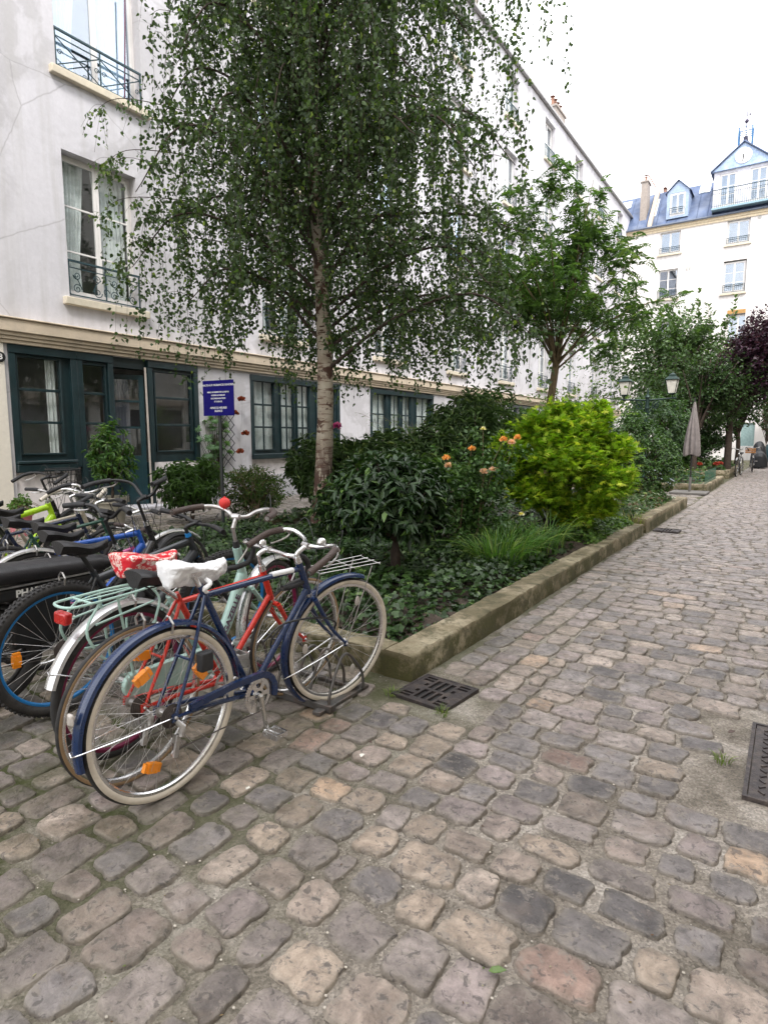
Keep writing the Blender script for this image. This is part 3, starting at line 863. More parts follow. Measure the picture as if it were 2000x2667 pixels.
mb = MB(); roofq(mb, -13, 6); mb.add([(-13,Yr,Zr),(6,Yr,Zr),(6,Yr+4,Zr+.5),(-13,Yr+4,Zr+.5)], [(0,1,2,3)])
rf = mb.obj('roof', ZINC, fb, smooth=False)
g = MB()
for i in range(31):
    x = -12.8+i*.6
    g.tube([(x,FY-.1,15.23),(x,Yr,Zr+.02)], .022, 4)
g.obj('standing_seam', ZINC, rf)
for (x0, x1, y0f, y1f) in ((-9.1,-8.75,.3,.8),(-6.3,-5.7,.72,.96),(-5.45-.9,-5.45-.5,.72,.92),(-11.2,-10.6,.7,.9)):
    g = MB()
    P_ = lambda x, f: (x, FY-.1+(Yr-FY+.1)*f, 15.21+(Zr-15.21)*f+.06)
    g.add([P_(x0,y0f),P_(x1,y0f),P_(x1,y1f),P_(x0,y1f)], [(0,1,2,3)]); g.obj('roof_light', M_('roof_light_glass', (.62,.66,.68), .25), rf, smooth=False)
# party wall and chimneys
chimney(fb, -9.55, FY+1.0, 15.3, 18.45, .42, .9, 1, CHIM)
chimney(fb, -8.6, FY+2.6, 16.5, 17.9, 1.3, .5, 3, CHIM)
mb = MB(); mb.tube([(-9.4,FY+1.0,19.0),(-8.9,FY+.8,18.1)], .04, 6); mb.obj('flue_pipe', POT, fb)
mb = MB()
V = [(-9.1,FY-.12,15.2),(-8.85,FY-.12,15.2),(-8.85,Yr,Zr+.1),(-9.1,Yr,Zr+.1),(-9.1,FY-.12,15.5),(-8.85,FY-.12,15.5),(-8.85,Yr,Zr+.45),(-9.1,Yr,Zr+.45)]
mb.add(V, [(0,3,2,1),(4,5,6,7),(0,1,5,4),(1,2,6,5),(2,3,7,6),(3,0,4,7)]); mb.obj('party_wall', M_('party_wall_tan', (.5,.42,.34), .9), fb)
pw1 = window_unit(1.25, 1.42, (), 'bars', rail_h=.4, curtain=False, glass=GLASSB); pw2 = window_unit(1.22, 1.9, (.33,.66), 'bars', rail_h=.5, curtain=False, glass=GLASSB)
for i, (a, b, c, d) in enumerate(fw[:11]):
    p0 = pw1 if d-b < 1.6 else pw2
    key = 'k'+p0.name
    if key not in used: used.add(key); hang(p0, fb, (a, FY+.2, b), 0)
    else:
        c2 = copy_part(p0, fb, (a, FY+.2, b)); c2.rotation_euler = (0, 0, 0)
mb = MB(); mb.box((-2.9,FY+.1,.9),(-2.15,FY+.16,2.35)); mb.obj('window', M_('teal_pane', (.3,.42,.42), .3), fb)
mb = MB(); mb.box((-4.1,FY-.03,9.16),(-3.1,FY-.005,9.4)); mb.obj('wood_shutter_box', M_('ochre_wood', (.45,.25,.08), .7), fb)
VENT_ = M_('vent_grey', (.45,.44,.42), .7)
mb = MB(); mb.box((-6.62,FY-.03,12.2),(-6.52,FY,12.42)); mb.obj('vent', VENT_, fb)
mb = MB(); mb.box((-6.44,FY-.03,12.2),(-6.34,FY,12.42)); mb.obj('vent', VENT_, fb)
mb = MB(); mb.lathe([(.001,0),(.09,0),(.1,.02)],12,Matrix.Translation((-2.7,FY-.03,14.75))@Matrix.Rotation(PI/2,4,'X')); mb.obj('vent', VENT_, fb)
# small dormer
def dormer(x0, x1, z0, z1, zp):
    mb = MB(); y0 = FY+.15; xm = (x0+x1)/2
    wall_holes(mb, y0, x0, x1, z0, z1, [(x0+.2, z0+.15, x1-.2, z1-.1)], .08, 'y', -1)
    for x, s in ((x0, 1), (x1, -1)):
        mb.add([(x,y0,z0),(x,y0,z1),(x,y0+2.4,z1),(x,y0+1.2,z0)], [(0,1,2,3)])
    mb.add([(x0,y0,z1),(x1,y0,z1),(xm,y0,zp)], [(0,1,2)])
    dd = mb.obj('dormer', M_('zinc_pale_blue', (.3,.38,.52), .5, .2), fb, smooth=False)
    g = MB(); o_ = .12
    for s in (-1, 1):
        xe = xm + s*((x1-x0)/2+o_)
        g.add([(xm,y0-.12,zp+.06),(xe,y0-.12,z1-.06),(xe,y0+2.4,z1-.06),(xm,y0+2.4,zp+.06)], [(0,1,2,3)])
        g.add([(xm,y0-.12,zp-.0),(xe,y0-.12,z1-.12),(xe,y0-.12,z1-.06),(xm,y0-.12,zp+.06)], [(0,1,2,3)])
    g.obj('dormer_roof', ZINC, dd, smooth=False)
dormer(-8.02, -6.72, 15.65, 17.3, 17.95)
wd = window_unit(.9, 1.38, (), 'bars', curtain=False, sill_m=None, rail_h=.45, glass=GLASSB); hang(wd, fb, (-7.82, FY+.2, 15.8), 0)
mb = MB(); mb.box((-8.0,FY+.8,15.6),(-6.75,FY+.85,17.3)); mb.obj('dormer_room', ROOM, fb)
# clock pediment block
PX0, PX1, PXM, PZE, PZP = -5.32, -2.2, -3.76, 17.85, 19.15
mb = MB(); y0 = FY-.05
wall_holes(mb, y0, PX0, PX1, 15.5, PZE, [(-4.98,15.72,-4.05,17.68),(-3.35,15.72,-2.42,17.68)], .12, 'y', -1)
for x in (PX0, PX1): mb.add([(x,y0,15.3),(x,y0,PZE),(x,y0+3,PZE),(x,y0+3,15.3)], [(0,1,2,3)])
pd = mb.obj('dormer', M_('painted_timber', (.66,.66,.72), .7, dirt=((.45,.42,.45), 3, .6)), fb, smooth=False)
mb = MB(); mb.add([(PX0,y0+.7,15.5),(PX1,y0+.7,15.5),(PX1,y0+.7,17.8),(PX0,y0+.7,17.8)], [(0,1,2,3)]); mb.obj('dormer_room', ROOM, fb)
mb = MB(); mb.prism([(PX0-.1,PZE),(PX1+.1,PZE),(PXM,PZP+.08)], .25, Matrix(((1,0,0,0),(0,0,-1,y0-.02),(0,1,0,0),(0,0,0,1))).inverted().transposed() if False else Matrix(((1,0,0,0),(0,0,1,y0-.2),(0,1,0,0),(0,0,0,1))))
mb.obj('pediment', M_('zinc_pediment', (.28,.37,.54), .5, .2, dirt=((.5,.6,.75), 2.4, .6)), pd, smooth=False)
g = MB()
for s in (-1, 1):
    xe = PXM+s*(PXM-PX0+.2)
    g.add([(PXM,y0-.3,PZP+.16),(xe,y0-.3,PZE+.0),(xe,y0+3,PZE+.0),(PXM,y0+3,PZP+.16)], [(0,1,2,3)])
    g.tube([(PXM,y0-.3,PZP+.12),(xe,y0-.3,PZE-.02)], .045, 6)
g.obj('dormer_roof', ZINC, pd, smooth=False)
wq = window_unit(.93, 1.96, (.35,.62), None, curtain=False, sill_m=None, glass=GLASSB); hang(wq, fb, (-4.98, y0+.08, 15.72), 0)
c2 = copy_part(wq, fb, (-3.35, y0+.08, 15.72))
# clock
Ry = Matrix.Translation((PXM, y0-.2, 18.45)) @ Matrix.Rotation(PI/2, 4, 'X')
ck = thing('clock', 'round white clock face set in the pediment of the far building', 'clock', (PXM, y0-.2, 18.45), 0)
Rl = Matrix.Rotation(PI/2, 4, 'X')
mb = MB(); mb.lathe([(.001,.05),(.44,.05),(.46,.03),(.46,0)], 40, Rl); mb.obj('clock_face', M_('clock_white', (.8,.8,.8), .5), ck)
mb = MB()
for h in range(12):
    a = h*PI/6
    mb.cbox((.36*math.sin(a), -.055, .36*math.cos(a)), (.022, .006, .09), Matrix.Rotation(a, 3, 'Y'))
mb.obj('hour_marks', BLACK, ck)
mb = MB(); mb.add([(-.02,-.07,-.05),(.02,-.07,-.05),(.008,-.07,.3),(-.008,-.07,.3),(-.02,-.06,-.05),(.02,-.06,-.05),(.008,-.06,.3),(-.008,-.06,.3)], [(0,1,2,3),(7,6,5,4),(0,4,5,1),(1,5,6,2),(2,6,7,3),(3,7,4,0)])
mb.xf(Matrix.Rotation(R(6),4,'Y')); mb.obj('clock_hand', BLACK, ck)
mb = MB(); mb.add([(-.035,-.08,.05),(.035,-.08,.05),(.022,-.08,-.34),(-.022,-.08,-.34),(-.035,-.072,.05),(.035,-.072,.05),(.022,-.072,-.34),(-.022,-.072,-.34)], [(0,3,2,1),(4,5,6,7),(0,1,5,4),(1,2,6,5),(2,3,7,6),(3,0,4,7)])
mb.xf(Matrix.Rotation(R(5),4,'Y')); mb.obj('clock_hand', BLACK, ck)
# balcony
mb = MB(); mb.box((PX0,FY-.55,15.5),(2.4,FY-.06,15.6)); mb.obj('balcony_slab', M_('teal_band', (.25,.38,.45), .6), fb)
mb = MB(); mb.box((PX0,FY-.56,16.62),(2.4,FY-.52,16.66)); mb.box((PX0,FY-.55,15.68),(2.4,FY-.53,15.7)); mb.box((PX0,FY-.55,16.4),(2.4,FY-.53,16.415))
for i in range(66): x = PX0+.05+i*.115; mb.box((x-.009,FY-.549,15.6),(x+.009,FY-.531,16.62))
mb.box((PX0-.02,FY-.56,15.6),(PX0+.02,FY-.08,15.63)); mb.box((PX0,FY-.52,16.62),(PX0+.03,FY-.08,16.65)); mb.obj('balcony_railing', IRON, fb)
# bell cage with bell and spire
BLU = M_('cage_blue', (.03,.12,.26), .5, .3)
bc = thing('bell_cage', 'open blue metal bell frame with pointed finial on top of the clock pediment', 'bell frame', (PXM, FY+.3, 18.7))
mb = MB(); a = .36; h = 1.5
for sx in (-a, a):
    for sy in (-.3, .3): mb.box((sx-.04,sy-.04,0),(sx+.04,sy+.04,h))
for z in (h-.02, h-.25, h-.38):
    for s in (-.3, .3): mb.box((-a,s-.02,z),(a,s+.02,z+.035))
    for s in (-a, a): mb.box((s-.02,-.3,z),(s+.02,.3,z+.035))
mb.obj('cage_frame', BLU, bc)
mb = MB(); mb.tube([(0,0,h),(0,0,2.5),(0,0,3.35)], [.03,.026,.012], 6); mb.sphere((0,0,h+.42), .12, 10, 8); mb.tube([(-.3,0,2.25),(.3,0,2.25)], .01, 5); mb.add([(.1,0,2.2),(.32,0,2.25),(.1,0,2.36)], [(0,1,2)])
mb.obj('finial', M_('finial_dark', (.06,.05,.08), .5, .4), bc)
bell = thing('bell', 'dark bronze bell hanging in the blue cage above the clock', 'bell', (PXM, FY+.3, 19.35))
mb = MB(); mb.lathe([(.001,.42),(.08,.41),(.12,.34),(.14,.18),(.19,.05),(.24,0),(.22,.0),(.15,.1),(.001,.3)], 20); mb.obj('bell_body', M_('bronze', (.05,.05,.08), .45, .6), bell)
mb = MB(); mb.tube([(0,0,.4),(0,0,.6),(0,0,.68)], .025, 6); mb.sphere((0,0,.0), .05, 8, 6); mb.obj('clapper', BLACK, bell)
# lower stone-coloured wing at the right end of the lane
# --- building on the right side of the lane (only its reflection is seen)
rb = thing('apartment_building', 'cream building on the right side of the yard, seen reflected in the ground floor windows', 'building')
OX = 5.2
oh = []
for i in range(10):
    for (a, b) in ((3.9,6.1),(7.3,9.3),(10.4,12.3)): oh.append((-2+i*4.6, a, -.6+i*4.6, b))
og = [(-3+i*5.0, .9, .4+i*5.0, 2.8) for i in range(9)]
mb = MB(); wall_holes(mb, OX, -6, 46, -.1, 13.2, oh+og, .25, 'x', -1); mb.obj('wall', WALLC, rb, smooth=False)
mb = MB(); mb.box((OX, -34, -.1), (OX+9, -6.01, 30)); mb.obj('unseen_sun_block', WALLC, rb, smooth=False)  # unseen block added to keep sun and sky off the near facade and paving
mb = MB(); mb.box((OX+.25, -6, -.1), (OX+.3, 46, 13.2)); mb.obj('window_backs', M_('dim_windows', (.2,.2,.2), .4), rb, smooth=False)
mb = MB(); mb.box((OX-.14, -6, 3.0), (OX, 46, 3.25)); mb.obj('string_course', CORN, rb)
mb = MB()
for (a, b, c, d) in og+oh:
    for k in (0, .5, 1): y = a+(c-a)*k; mb.box((OX+.1,y-.04,b),(OX+.16,y+.04,d))
    for k in (0, .5, 1): z = b+(d-b)*k; mb.box((OX+.1,a,z-.03),(OX+.158,c,z+.03))
mb.obj('window', GREEN, rb, smooth=False)
# ================================================================== BICYCLES
def paint(name, col, rough=.3): return M_(name, col, rough, 0, var=.1, vs=18, coat=.4, dirt=((.12,.10,.08), 30, .1))
LETW = M_('lettering_white', (.7,.7,.68), .5)
LETD = M_('lettering_dark', (.12,.08,.12), .5)
AMBER = M_('amber_reflector', (.85,.27,.015), .25, coat=.6)
REDL = M_('red_lamp', (.45,.012,.012), .25, coat=.6)
CLEARR = M_('clear_reflector', (.5,.46,.42), .25, coat=.6)
GRIP = M_('grip_brown', (.06,.04,.034), .6, bump=.4, bs=150)
CREAM = M_('cream_tyre_wall', (.60,.54,.45), .7, var=.12, vs=12, dirt=((.3,.26,.2), 9, .45))
SADB = M_('saddle_black', (.016,.015,.017), .5, bump=.2, bs=120)

def bez(pts, n=24):
    """Catmull-Rom through points"""
    P = [np.array(p, float) for p in pts]; P = [2*P[0]-P[1]] + P + [2*P[-1]-P[-2]]
    out = []; seg = len(P)-3; k = max(2, n//seg)
    for i in range(seg):
        a, b, c, d = P[i:i+4]
        for j in range(k):
            t = j/k
            out.append(.5*((2*b)+(-a+c)*t+(2*a-5*b+4*c-d)*t*t+(-a+3*b-3*c+d)*t**3))
    out.append(P[-2]); return np.array(out)

def wheel(parent, cx, rad, tyre_r, sp, X=None, hubw=.05, cassette=False, nsp=32):
    """wheel centred (cx,0,rad)"""
    zc = rad; c = (cx, 0, zc)
    mb = MB(); rim = rad-tyre_r*2-.004
    k = nsp; hr = .022
    for i in range(k):
        a = 2*PI*i/k + .02; side = 1 if i % 2 else -1
        a2 = a + side*(.9 if (i//2) % 2 else -.9)*.55
        p0 = (cx+hr*math.cos(a2), side*hubw*.62, zc+hr*math.sin(a2)); p1 = (cx+rim*math.cos(a), side*.004, zc+rim*math.sin(a))
        mb.tube([p0, p1], .0009, 4, caps=False)
    mb.tube([(cx,-hubw-.02,zc),(cx,-hubw,zc),(cx,-hubw*.62,zc),(cx,-hubw*.6,zc),(cx,hubw*.6,zc),(cx,hubw*.62,zc),(cx,hubw,zc),(cx,hubw+.02,zc)], [.006,.009,.024,.013,.013,.024,.009,.006], 12)
    if X is not None: mb.xf(X)
    wh = mb.obj('wheel', sp.get('hub_m', STEEL), parent)
    mb = MB(); pr = [(rim-.004,-.010),(rim+.006,-.012),(rim+.012,-.009),(rim+.012,.009),(rim+.006,.012),(rim-.004,.010),(rim-.009,.004),(rim-.009,-.004),(rim-.004,-.010)]
    mb.lathe(pr, 64, Matrix.Translation(c) @ Matrix.Rotation(PI/2, 4, 'X'))
    if X is not None: mb.xf(X)
    mb.obj('rim', sp.get('rim_m', CHROME), wh)
    mb = MB()
    if sp.get('knob'):
        for row, off in enumerate((-.6, 0, .6)):
            for i in range(84):
                a = 2*PI*(i+.5*(row % 2))/84; rr = rad-tyre_r+tyre_r*math.cos(off*1.0)
                mb.cbox((cx+rr*math.cos(a), tyre_r*math.sin(off*1.1), zc+rr*math.sin(a)), (.008, tyre_r*.5, .011), Matrix.Rotation(-a, 3, 'Y'))
    mb.torus(c, rad-tyre_r, tyre_r, 'y', 72, 14)
    if X is not None: mb.xf(X)
    ty = mb.obj('tyre', RUBBER, wh, ang=60)
    if sp.get('whitewall'):
        mb = MB(); tr = tyre_r
        for s in (-1, 1):
            pr = []
            for q in range(6):
                a = R(98 + q*15)  # from outer side to bead
                pr.append((rad-tr + (tr+.0012)*math.cos(a+0)*1.0, s*(tr+.0012)*math.sin(a)))
            pr = [(rad-tr+(tr+.0014)*math.cos(R(a)), s*(tr+.0014)*math.sin(R(a))) for a in (62, 78, 95, 112, 130, 150)]
            if s > 0: pr = pr[::-1]
            mb.lathe(pr, 72, Matrix.Translation(c) @ Matrix.Rotation(PI/2, 4, 'X'))
        if X is not None: mb.xf(X)
        mb.obj('tyre_sidewall', sp.get('wall_m', CREAM), wh, ang=60)
    for (a, m_) in sp.get('refl', ()):
        mb = MB(); rr = rad*(.60 if m_ is AMBER else .66); a = R(a)
        if m_ is AMBER: mb.cbox((cx+rr*math.cos(a), 0, zc+rr*math.sin(a)), (.075, .018, .034), Matrix.Rotation(-a+PI/2, 3, 'Y')); mb.cbox((cx+rr*math.cos(a), 0, zc+rr*math.sin(a)), (.045, .026, .038), Matrix.Rotation(-a+PI/2, 3, 'Y'))
        else: mb.sphere((cx+rr*math.cos(a), 0, zc+rr*math.sin(a)), .028, 12, 8, (.62, .22, 1.0))
        if X is not None: mb.xf(X)
        mb.obj('reflector', m_, wh)
    return wh
def mudguard(parent, cx, rad, r, a0, a1, m, X=None, wd=.024, name='mudguard', stay=None):
    mb = MB(); n = 40; V = []; prof = [(-1,-.012),(-.8,.0),(-.3,.006),(.3,.006),(.8,0),(1,-.012),(.7,-.006),(-.7,-.006)]
    k = len(prof)
    for i in range(n+1):
        a = R(a0+(a1-a0)*i/n)
        for (y, dz) in prof: V.append((cx+(r+dz)*math.cos(a), y*wd, rad+(r+dz)*math.sin(a)))
    F = [(i*k+j, i*k+(j+1) % k, (i+1)*k+(j+1) % k, (i+1)*k+j) for i in range(n) for j in range(k)] + [tuple(range(k)), tuple(n*k+j for j in range(k-1,-1,-1))]
    mb.add(V, F)
    if X is not None: mb.xf(X)
    g = mb.obj(name, m, parent)
    if stay is not None:
        mb = MB(); a = R(stay)
        for s in (-1, 1):
            mb.tube(bez([(cx, s*.055, rad),(cx+.5*r*math.cos(a), s*.045, rad+.5*r*math.sin(a)),(cx+(r-.01)*math.cos(a), s*wd, rad+(r-.01)*math.sin(a)),(cx+(r+.012)*math.cos(a+.03), 0, rad+(r+.012)*math.sin(a+.03))], 9), .0025, 5)
        if X is not None: mb.xf(X)
        mb.obj('mudguard_stay', CHROME, g)
    return g
def saddle_mesh(L=.27, W=.15, nose=.035, H=.05, puff=0.0, lump=0.0):
    n = 18; k = 16; V = []
    for i in range(n+1):
        u = i/n; x = -L*.45 + L*u
        wdt = nose + (W-nose)*max(0, (1-u*1.15))**.75 if u < .85 else nose*(1-(u-.85)/.15*.6)
        if u < .1: wdt *= .72+2.8*u
        zt = .012*math.cos((u-.15)*6) + (.02*(1-u)**3)
        for j in range(k):
            a = 2*PI*j/k; y = wdt/2*math.cos(a)*(1+puff); z = zt + (.018*math.sin(a) if math.sin(a) > 0 else H*(.55+.45*(1-u))*math.sin(a))*(1+puff)
            if math.sin(a) < 0: y *= .78
            if lump: y += RNG.normal(0, lump); z += RNG.normal(0, lump)
            V.append((x, y, z))
    F = [(i*k+j, (i+1)*k+j, (i+1)*k+(j+1) % k, i*k+(j+1) % k) for i in range(n) for j in range(k)] + [tuple(range(k)), tuple(n*k+j for j in range(k-1,-1,-1))]
    mb = MB(); mb.add(V, F); return mb

def bike(label, X, Y, sp, yaw=0.0, lean=0.0, group='bicycles parked in a row in front of the bed'):
    """local axes: x forward, y left, z up, origin under the rear hub"""
    t = thing('bicycle', label, 'bicycle', (X, Y, 0.006), PI/2+R(yaw), group, rx=R(lean))
    FM = sp['frame_m']; rad = sp.get('rad', .345); tr = sp.get('tr', .017); wb = sp.get('wb', 1.08)
    hb, ht = np.array(sp['hb']), np.array(sp['ht'])     # head tube bottom / top (x,z)
    bb, sc = np.array(sp['bb']), np.array(sp['sc'])     # bottom bracket, seat cluster
    r1 = sp.get('tube', .0155)
    p3 = lambda p, y=0: (p[0], y, p[1])
    ax = Vector((ht[0]-hb[0], 0, ht[1]-hb[1])).normalized()
    S = Matrix.Translation((hb[0],0,hb[1])) @ Matrix.Rotation(R(sp.get('steer', 0)), 4, ax) @ Matrix.Translation((-hb[0],0,-hb[1]))
    # frame
    mb = MB(); d = (ht-hb)
    mb.tube([p3(hb-d*.06), p3(hb), p3(ht), p3(ht+d*.05)], [r1*1.15]*4, 14)
    kind = sp.get('kind', 'diamond')
    if kind == 'diamond':
        mb.tube([p3(sc+np.array([.004,-.02])), p3(ht-d*.18)], r1*.88, 12)
        mb.tube([p3(bb), p3(hb+d*.14)], r1, 12)
    elif kind == 'step':
        mb.tube(bez([p3(bb+np.array([.02,.02])), p3(bb*.55+(hb+d*.1)*.45+np.array([.02,-.02])), p3(hb+d*.25)], 14), r1*1.55, 12)
    elif kind == 'sport':
        mb.tube([p3(sc+np.array([.004,-.03])), p3(ht-d*.2)], r1*1.0, 12, flat=1.3)
        mb.tube([p3(bb), p3(hb+d*.16)], [r1*1.5, r1*1.7], 12)
    elif kind == 'hoop':
        mb.tube(bez([p3(bb), p3((bb+hb)/2+np.array([.02,-.04])), p3(hb+d*.1)], 12), r1*1.2, 12)
        mb.tube(bez([p3(sc*.6+bb*.4), p3((bb*.5+hb*.5)+np.array([.02,.05])), p3(hb+d*.6)], 12), r1*.9, 12)
    mb.tube([p3(bb), p3(sc), p3(sc+(sc-bb)*.05)], r1*.95, 12)
    mb.tube([p3(bb, -.035), p3(bb, .035)], .021, 14)
    for s in (-1, 1):
        mb.tube([p3(bb+np.array([-.01,0]), s*.018), (.16, s*.045, rad-.015), (0, s*.058, rad)], [.011,.010,.007], 8)
        mb.tube([p3(sc+np.array([0,-.015]), s*.014), (sc[0]*.55, s*.042, rad+(sc[1]-rad)*.5), (0, s*.058, rad)], [.008,.008,.0065], 8)
        mb.cbox((0, s*.058, rad), (.03, .005, .035))
    mb.tube([p3(sc*.45+np.array([0, rad*.55]), -.045), p3(sc*.45+np.array([0, rad*.55]), .045)], .006, 6)
    fr = mb.obj('frame', FM, t)
    if sp.get('band'):
        mb = MB(); a_, b_ = sp['band']; A = sc+(ht-d*.18-sc)*a_; B = sc+(ht-d*.18-sc)*b_
        mb.tube([p3(A), p3(B)], r1*.88+.0012, 14); mb.obj('frame_band', M_('white_band', (.75,.75,.75), .4), fr)
    for (txt, fa, fb, size, m_, off) in sp.get('text', ()):
        A, B = np.array(fa), np.array(fb); c = (A+B)/2; dd = (B-A)/np.linalg.norm(B-A)
        Mx = Matrix(((dd[0],-dd[1],0,c[0]),(0,0,-1,-off),(dd[1],dd[0],0,c[1]),(0,0,0,1)))
        text_obj('lettering', txt, size, m_, fr, Mx, .0006, .002)
    # lug lines, headset
    mb = MB(); mb.tube([p3(ht+d*.03), p3(ht+d*.22)], [.02,.016], 14); mb.xf(S); mb.obj('headset', sp.get('head_m', CHROME), t); mb = MB(); mb.tube([p3(hb-d*.02), p3(hb-d*.14)], [.019,.018], 14); mb.xf(S); mb.obj('headset', sp.get('head_m', CHROME), t)
    # fork
    mb = MB(); cr = hb-d*.18; fh = (wb, rad)
    mb.tube([p3(cr,-.045), p3(cr,.045)], .013, 10); mb.tube([p3(hb), p3(cr)], .015, 10)
    for s in (-1, 1):
        q = np.array(fh)-cr; mid = cr+q*.6+np.array([-.022,0])*(1 if not sp.get('straight') else 0)
        mb.tube(bez([p3(cr, s*.043), p3(mid, s*.05), p3(np.array(fh), s*.055)], 12), list(np.linspace(sp.get('fork_r', .0135), .0075 if not sp.get('susp') else .014, len(bez([p3(cr),p3(mid),p3(cr)],12)))), 10)
        mb.cbox((fh[0], s*.055, fh[1]), (.025,.005,.03))
    mb.xf(S); fork = mb.obj('front_fork', sp.get('fork_m', FM), t)
    # wheels
    wheel(t, 0, rad, tr, dict(sp, refl=sp.get('rrefl', ())), nsp=sp.get('nsp', 32)); wheel(t, wb, rad, tr, dict(sp, refl=sp.get('frefl', ())), X=S, nsp=sp.get('nsp', 32))
    if sp.get('guard'):
        g = sp['guard']
        mudguard(t, 0, rad, rad+.022, *g.get('rear', (12, 200)), g['m'], wd=g.get('w', .026), stay=g.get('rs', 178))
        if g.get('front', 1): mudguard(t, wb, rad, rad+.022, *g.get('fa', (48, 205)), g['m'], X=S, wd=g.get('w', .026), stay=198)
    # drivetrain
    ca = R(sp.get('crank', -75)); cl = .17
    mb = MB(); cx, cz = bb
    mb.tube([(cx,-.07,cz),(cx,.07,cz)], .011, 10)
    for s in (-1, 1):
        a = ca if s < 0 else ca+PI
        mb.tube([(cx, s*.066, cz),(cx+cl*.5*math.cos(a), s*.072, cz+cl*.5*math.sin(a)),(cx+cl*math.cos(a), s*.078, cz+cl*math.sin(a))], [.013,.009,.011], 8)
    cw = sp.get('ring', .085)
    for y in (-.05,):
        rw_ = .024 if sp.get('disc') else .014
        prof = [(cw-rw_,-.002),(cw,-.002),(cw,.002),(cw-rw_,.002),(cw-rw_,-.002)]
        mb.lathe(prof, 44, Matrix.Translation((cx,y,cz)) @ Matrix.Rotation(PI/2,4,'X'))
        mb.lathe([(.02,-.002),(.034,-.002),(.034,.002),(.02,.002)], 20, Matrix.Translation((cx,y,cz)) @ Matrix.Rotation(PI/2,4,'X'))
        for i in range(44):
            a = i*2*PI/44; mb.cbox((cx+(cw+.002)*math.cos(a), y, cz+(cw+.002)*math.sin(a)), (.005,.002,.005), Matrix.Rotation(-a,3,'Y'))
        if sp.get('disc'):
            for i in range(6):
                a0 = i*PI/3
                mb.lathe([(cw-.024,-.0024),(cw-.012,-.0024),(cw-.012,.0024),(cw-.024,.0024),(cw-.024,-.0024)], 1, Matrix.Translation((cx,y,cz)) @ Matrix.Rotation(PI/2,4,'X'), a0=a0, a1=a0+.01) if False else None
                mb.add([(cx+.03*math.cos(a0-.32),y-.003,cz+.03*math.sin(a0-.32)),(cx+(cw-.012)*math.cos(a0-.2),y-.003,cz+(cw-.012)*math.sin(a0-.2)),(cx+(cw-.012)*math.cos(a0+.2),y-.003,cz+(cw-.012)*math.sin(a0+.2)),(cx+.03*math.cos(a0+.32),y-.003,cz+.03*math.sin(a0+.32))],[(0,1,2,3)])
        else:
            for i in range(5):
                a = i*2*PI/5+.3; mb.tube([(cx+.02*math.cos(a),y,cz+.02*math.sin(a)),(cx+(cw-.01)*math.cos(a),y,cz+(cw-.01)*math.sin(a))], .006, 6)
    crk = mb.obj('crankset', sp.get('crank_m', STEEL), t)
    for s in (-1, 1):
        a = ca if s < 0 else ca+PI; px, pz = cx+cl*math.cos(a), cz+cl*math.sin(a)
        mb = MB(); y0 = s*.085; mb.tube([(px,s*.078,pz),(px,s*.17,pz)], .006, 8)
        rot = Matrix.Rotation(R(8), 3, 'Y')
        for dx in (-.032, .032): mb.cbox((px+dx, s*.13, pz), (.012,.085,.022), rot)
        for yy in (.092, .168): mb.cbox((px, s*yy, pz), (.07,.008,.022), rot)
        mb.obj('pedal', sp.get('pedal_m', STEEL), crk)
    # chain
    mb = MB(); r2 = .035
    pts = [(0, -.05, rad+r2), (cx, -.05, cz+cw)]
    for i in range(9): a = PI/2-PI*i/8; pts.append((cx+cw*math.cos(a), -.05, cz+cw*math.sin(a)))
    pts += [(.03, -.05, rad-.14), (-.005,-.05,rad-.15),(-.01,-.05,rad-.09),(-.02,-.05,rad-.03)] if not sp.get('igh') else [(0,-.05,rad-r2),(-.03,-.05,rad)]
    mb.tube(pts, .004, 5, closed=True, flat=.6); mb.obj('chain', RUST, t)
    if not sp.get('igh'):
        mb = MB()
        for i, rr in enumerate((.026,.031,.036,.042,.048)): mb.lathe([(.012,0),(rr,0),(rr,.0018),(.012,.0018)], 26, Matrix.Translation((0,-.052+i*.0045,rad)) @ Matrix.Rotation(PI/2,4,'X'))
        mb.obj('cassette', RUST, t)
        mb = MB(); mb.tube([(.0,-.062,rad-.012),(.02,-.075,rad-.04),(.012,-.078,rad-.075)], [.01,.014,.012], 8)
        mb.cbox((.0,-.062,rad-.115), (.018,.012,.09), Matrix.Rotation(R(12),3,'Y'))
        for dz in (-.09,-.15): mb.lathe([(.003,-.003),(.018,-.003),(.018,.003),(.003,.003)], 12, Matrix.Translation((.0,-.052,rad+dz)) @ Matrix.Rotation(PI/2,4,'X'))
        mb.obj('rear_derailleur', sp.get('der_m', STEEL), t)
    # seat post + saddle
    so = np.array(sp.get('saddle', sc+(sc-bb)/np.linalg.norm(sc-bb)*.1))
    mb = MB(); mb.tube([p3(sc), p3(so-np.array([0,.02]))], .0125, 10); mb.cbox((so[0],0,so[1]-.02), (.05,.04,.02)); mb.obj('seat_post', sp.get('post_m', CHROME), t)
    if sp.get('has_saddle', True):
        mb = saddle_mesh(*sp.get('saddle_dim', (.27,.16,.035,.055))); M0 = mb.mark()
        for s in (-1, 1): mb.tube([(.1, s*.008, -.015),(.03, s*.02, -.035),(-.06, s*.02, -.035),(-.1, s*.03, -.015)], .0035, 5)
        mb.xf(Matrix.Translation((so[0], 0, so[1]+.022)) @ Matrix.Rotation(R(sp.get('stilt', 0)),4,'Y')); mb.obj('saddle', sp.get('saddle_m', SADB), t, ang=60)
    # stem + bars
    sh = sp.get('stem_h', .07); reach = sp.get('reach', .08); dn = d/np.linalg.norm(d)
    stt = ht+dn*(sh+.04); clamp = stt+np.array([reach, sp.get('rise', .02)])
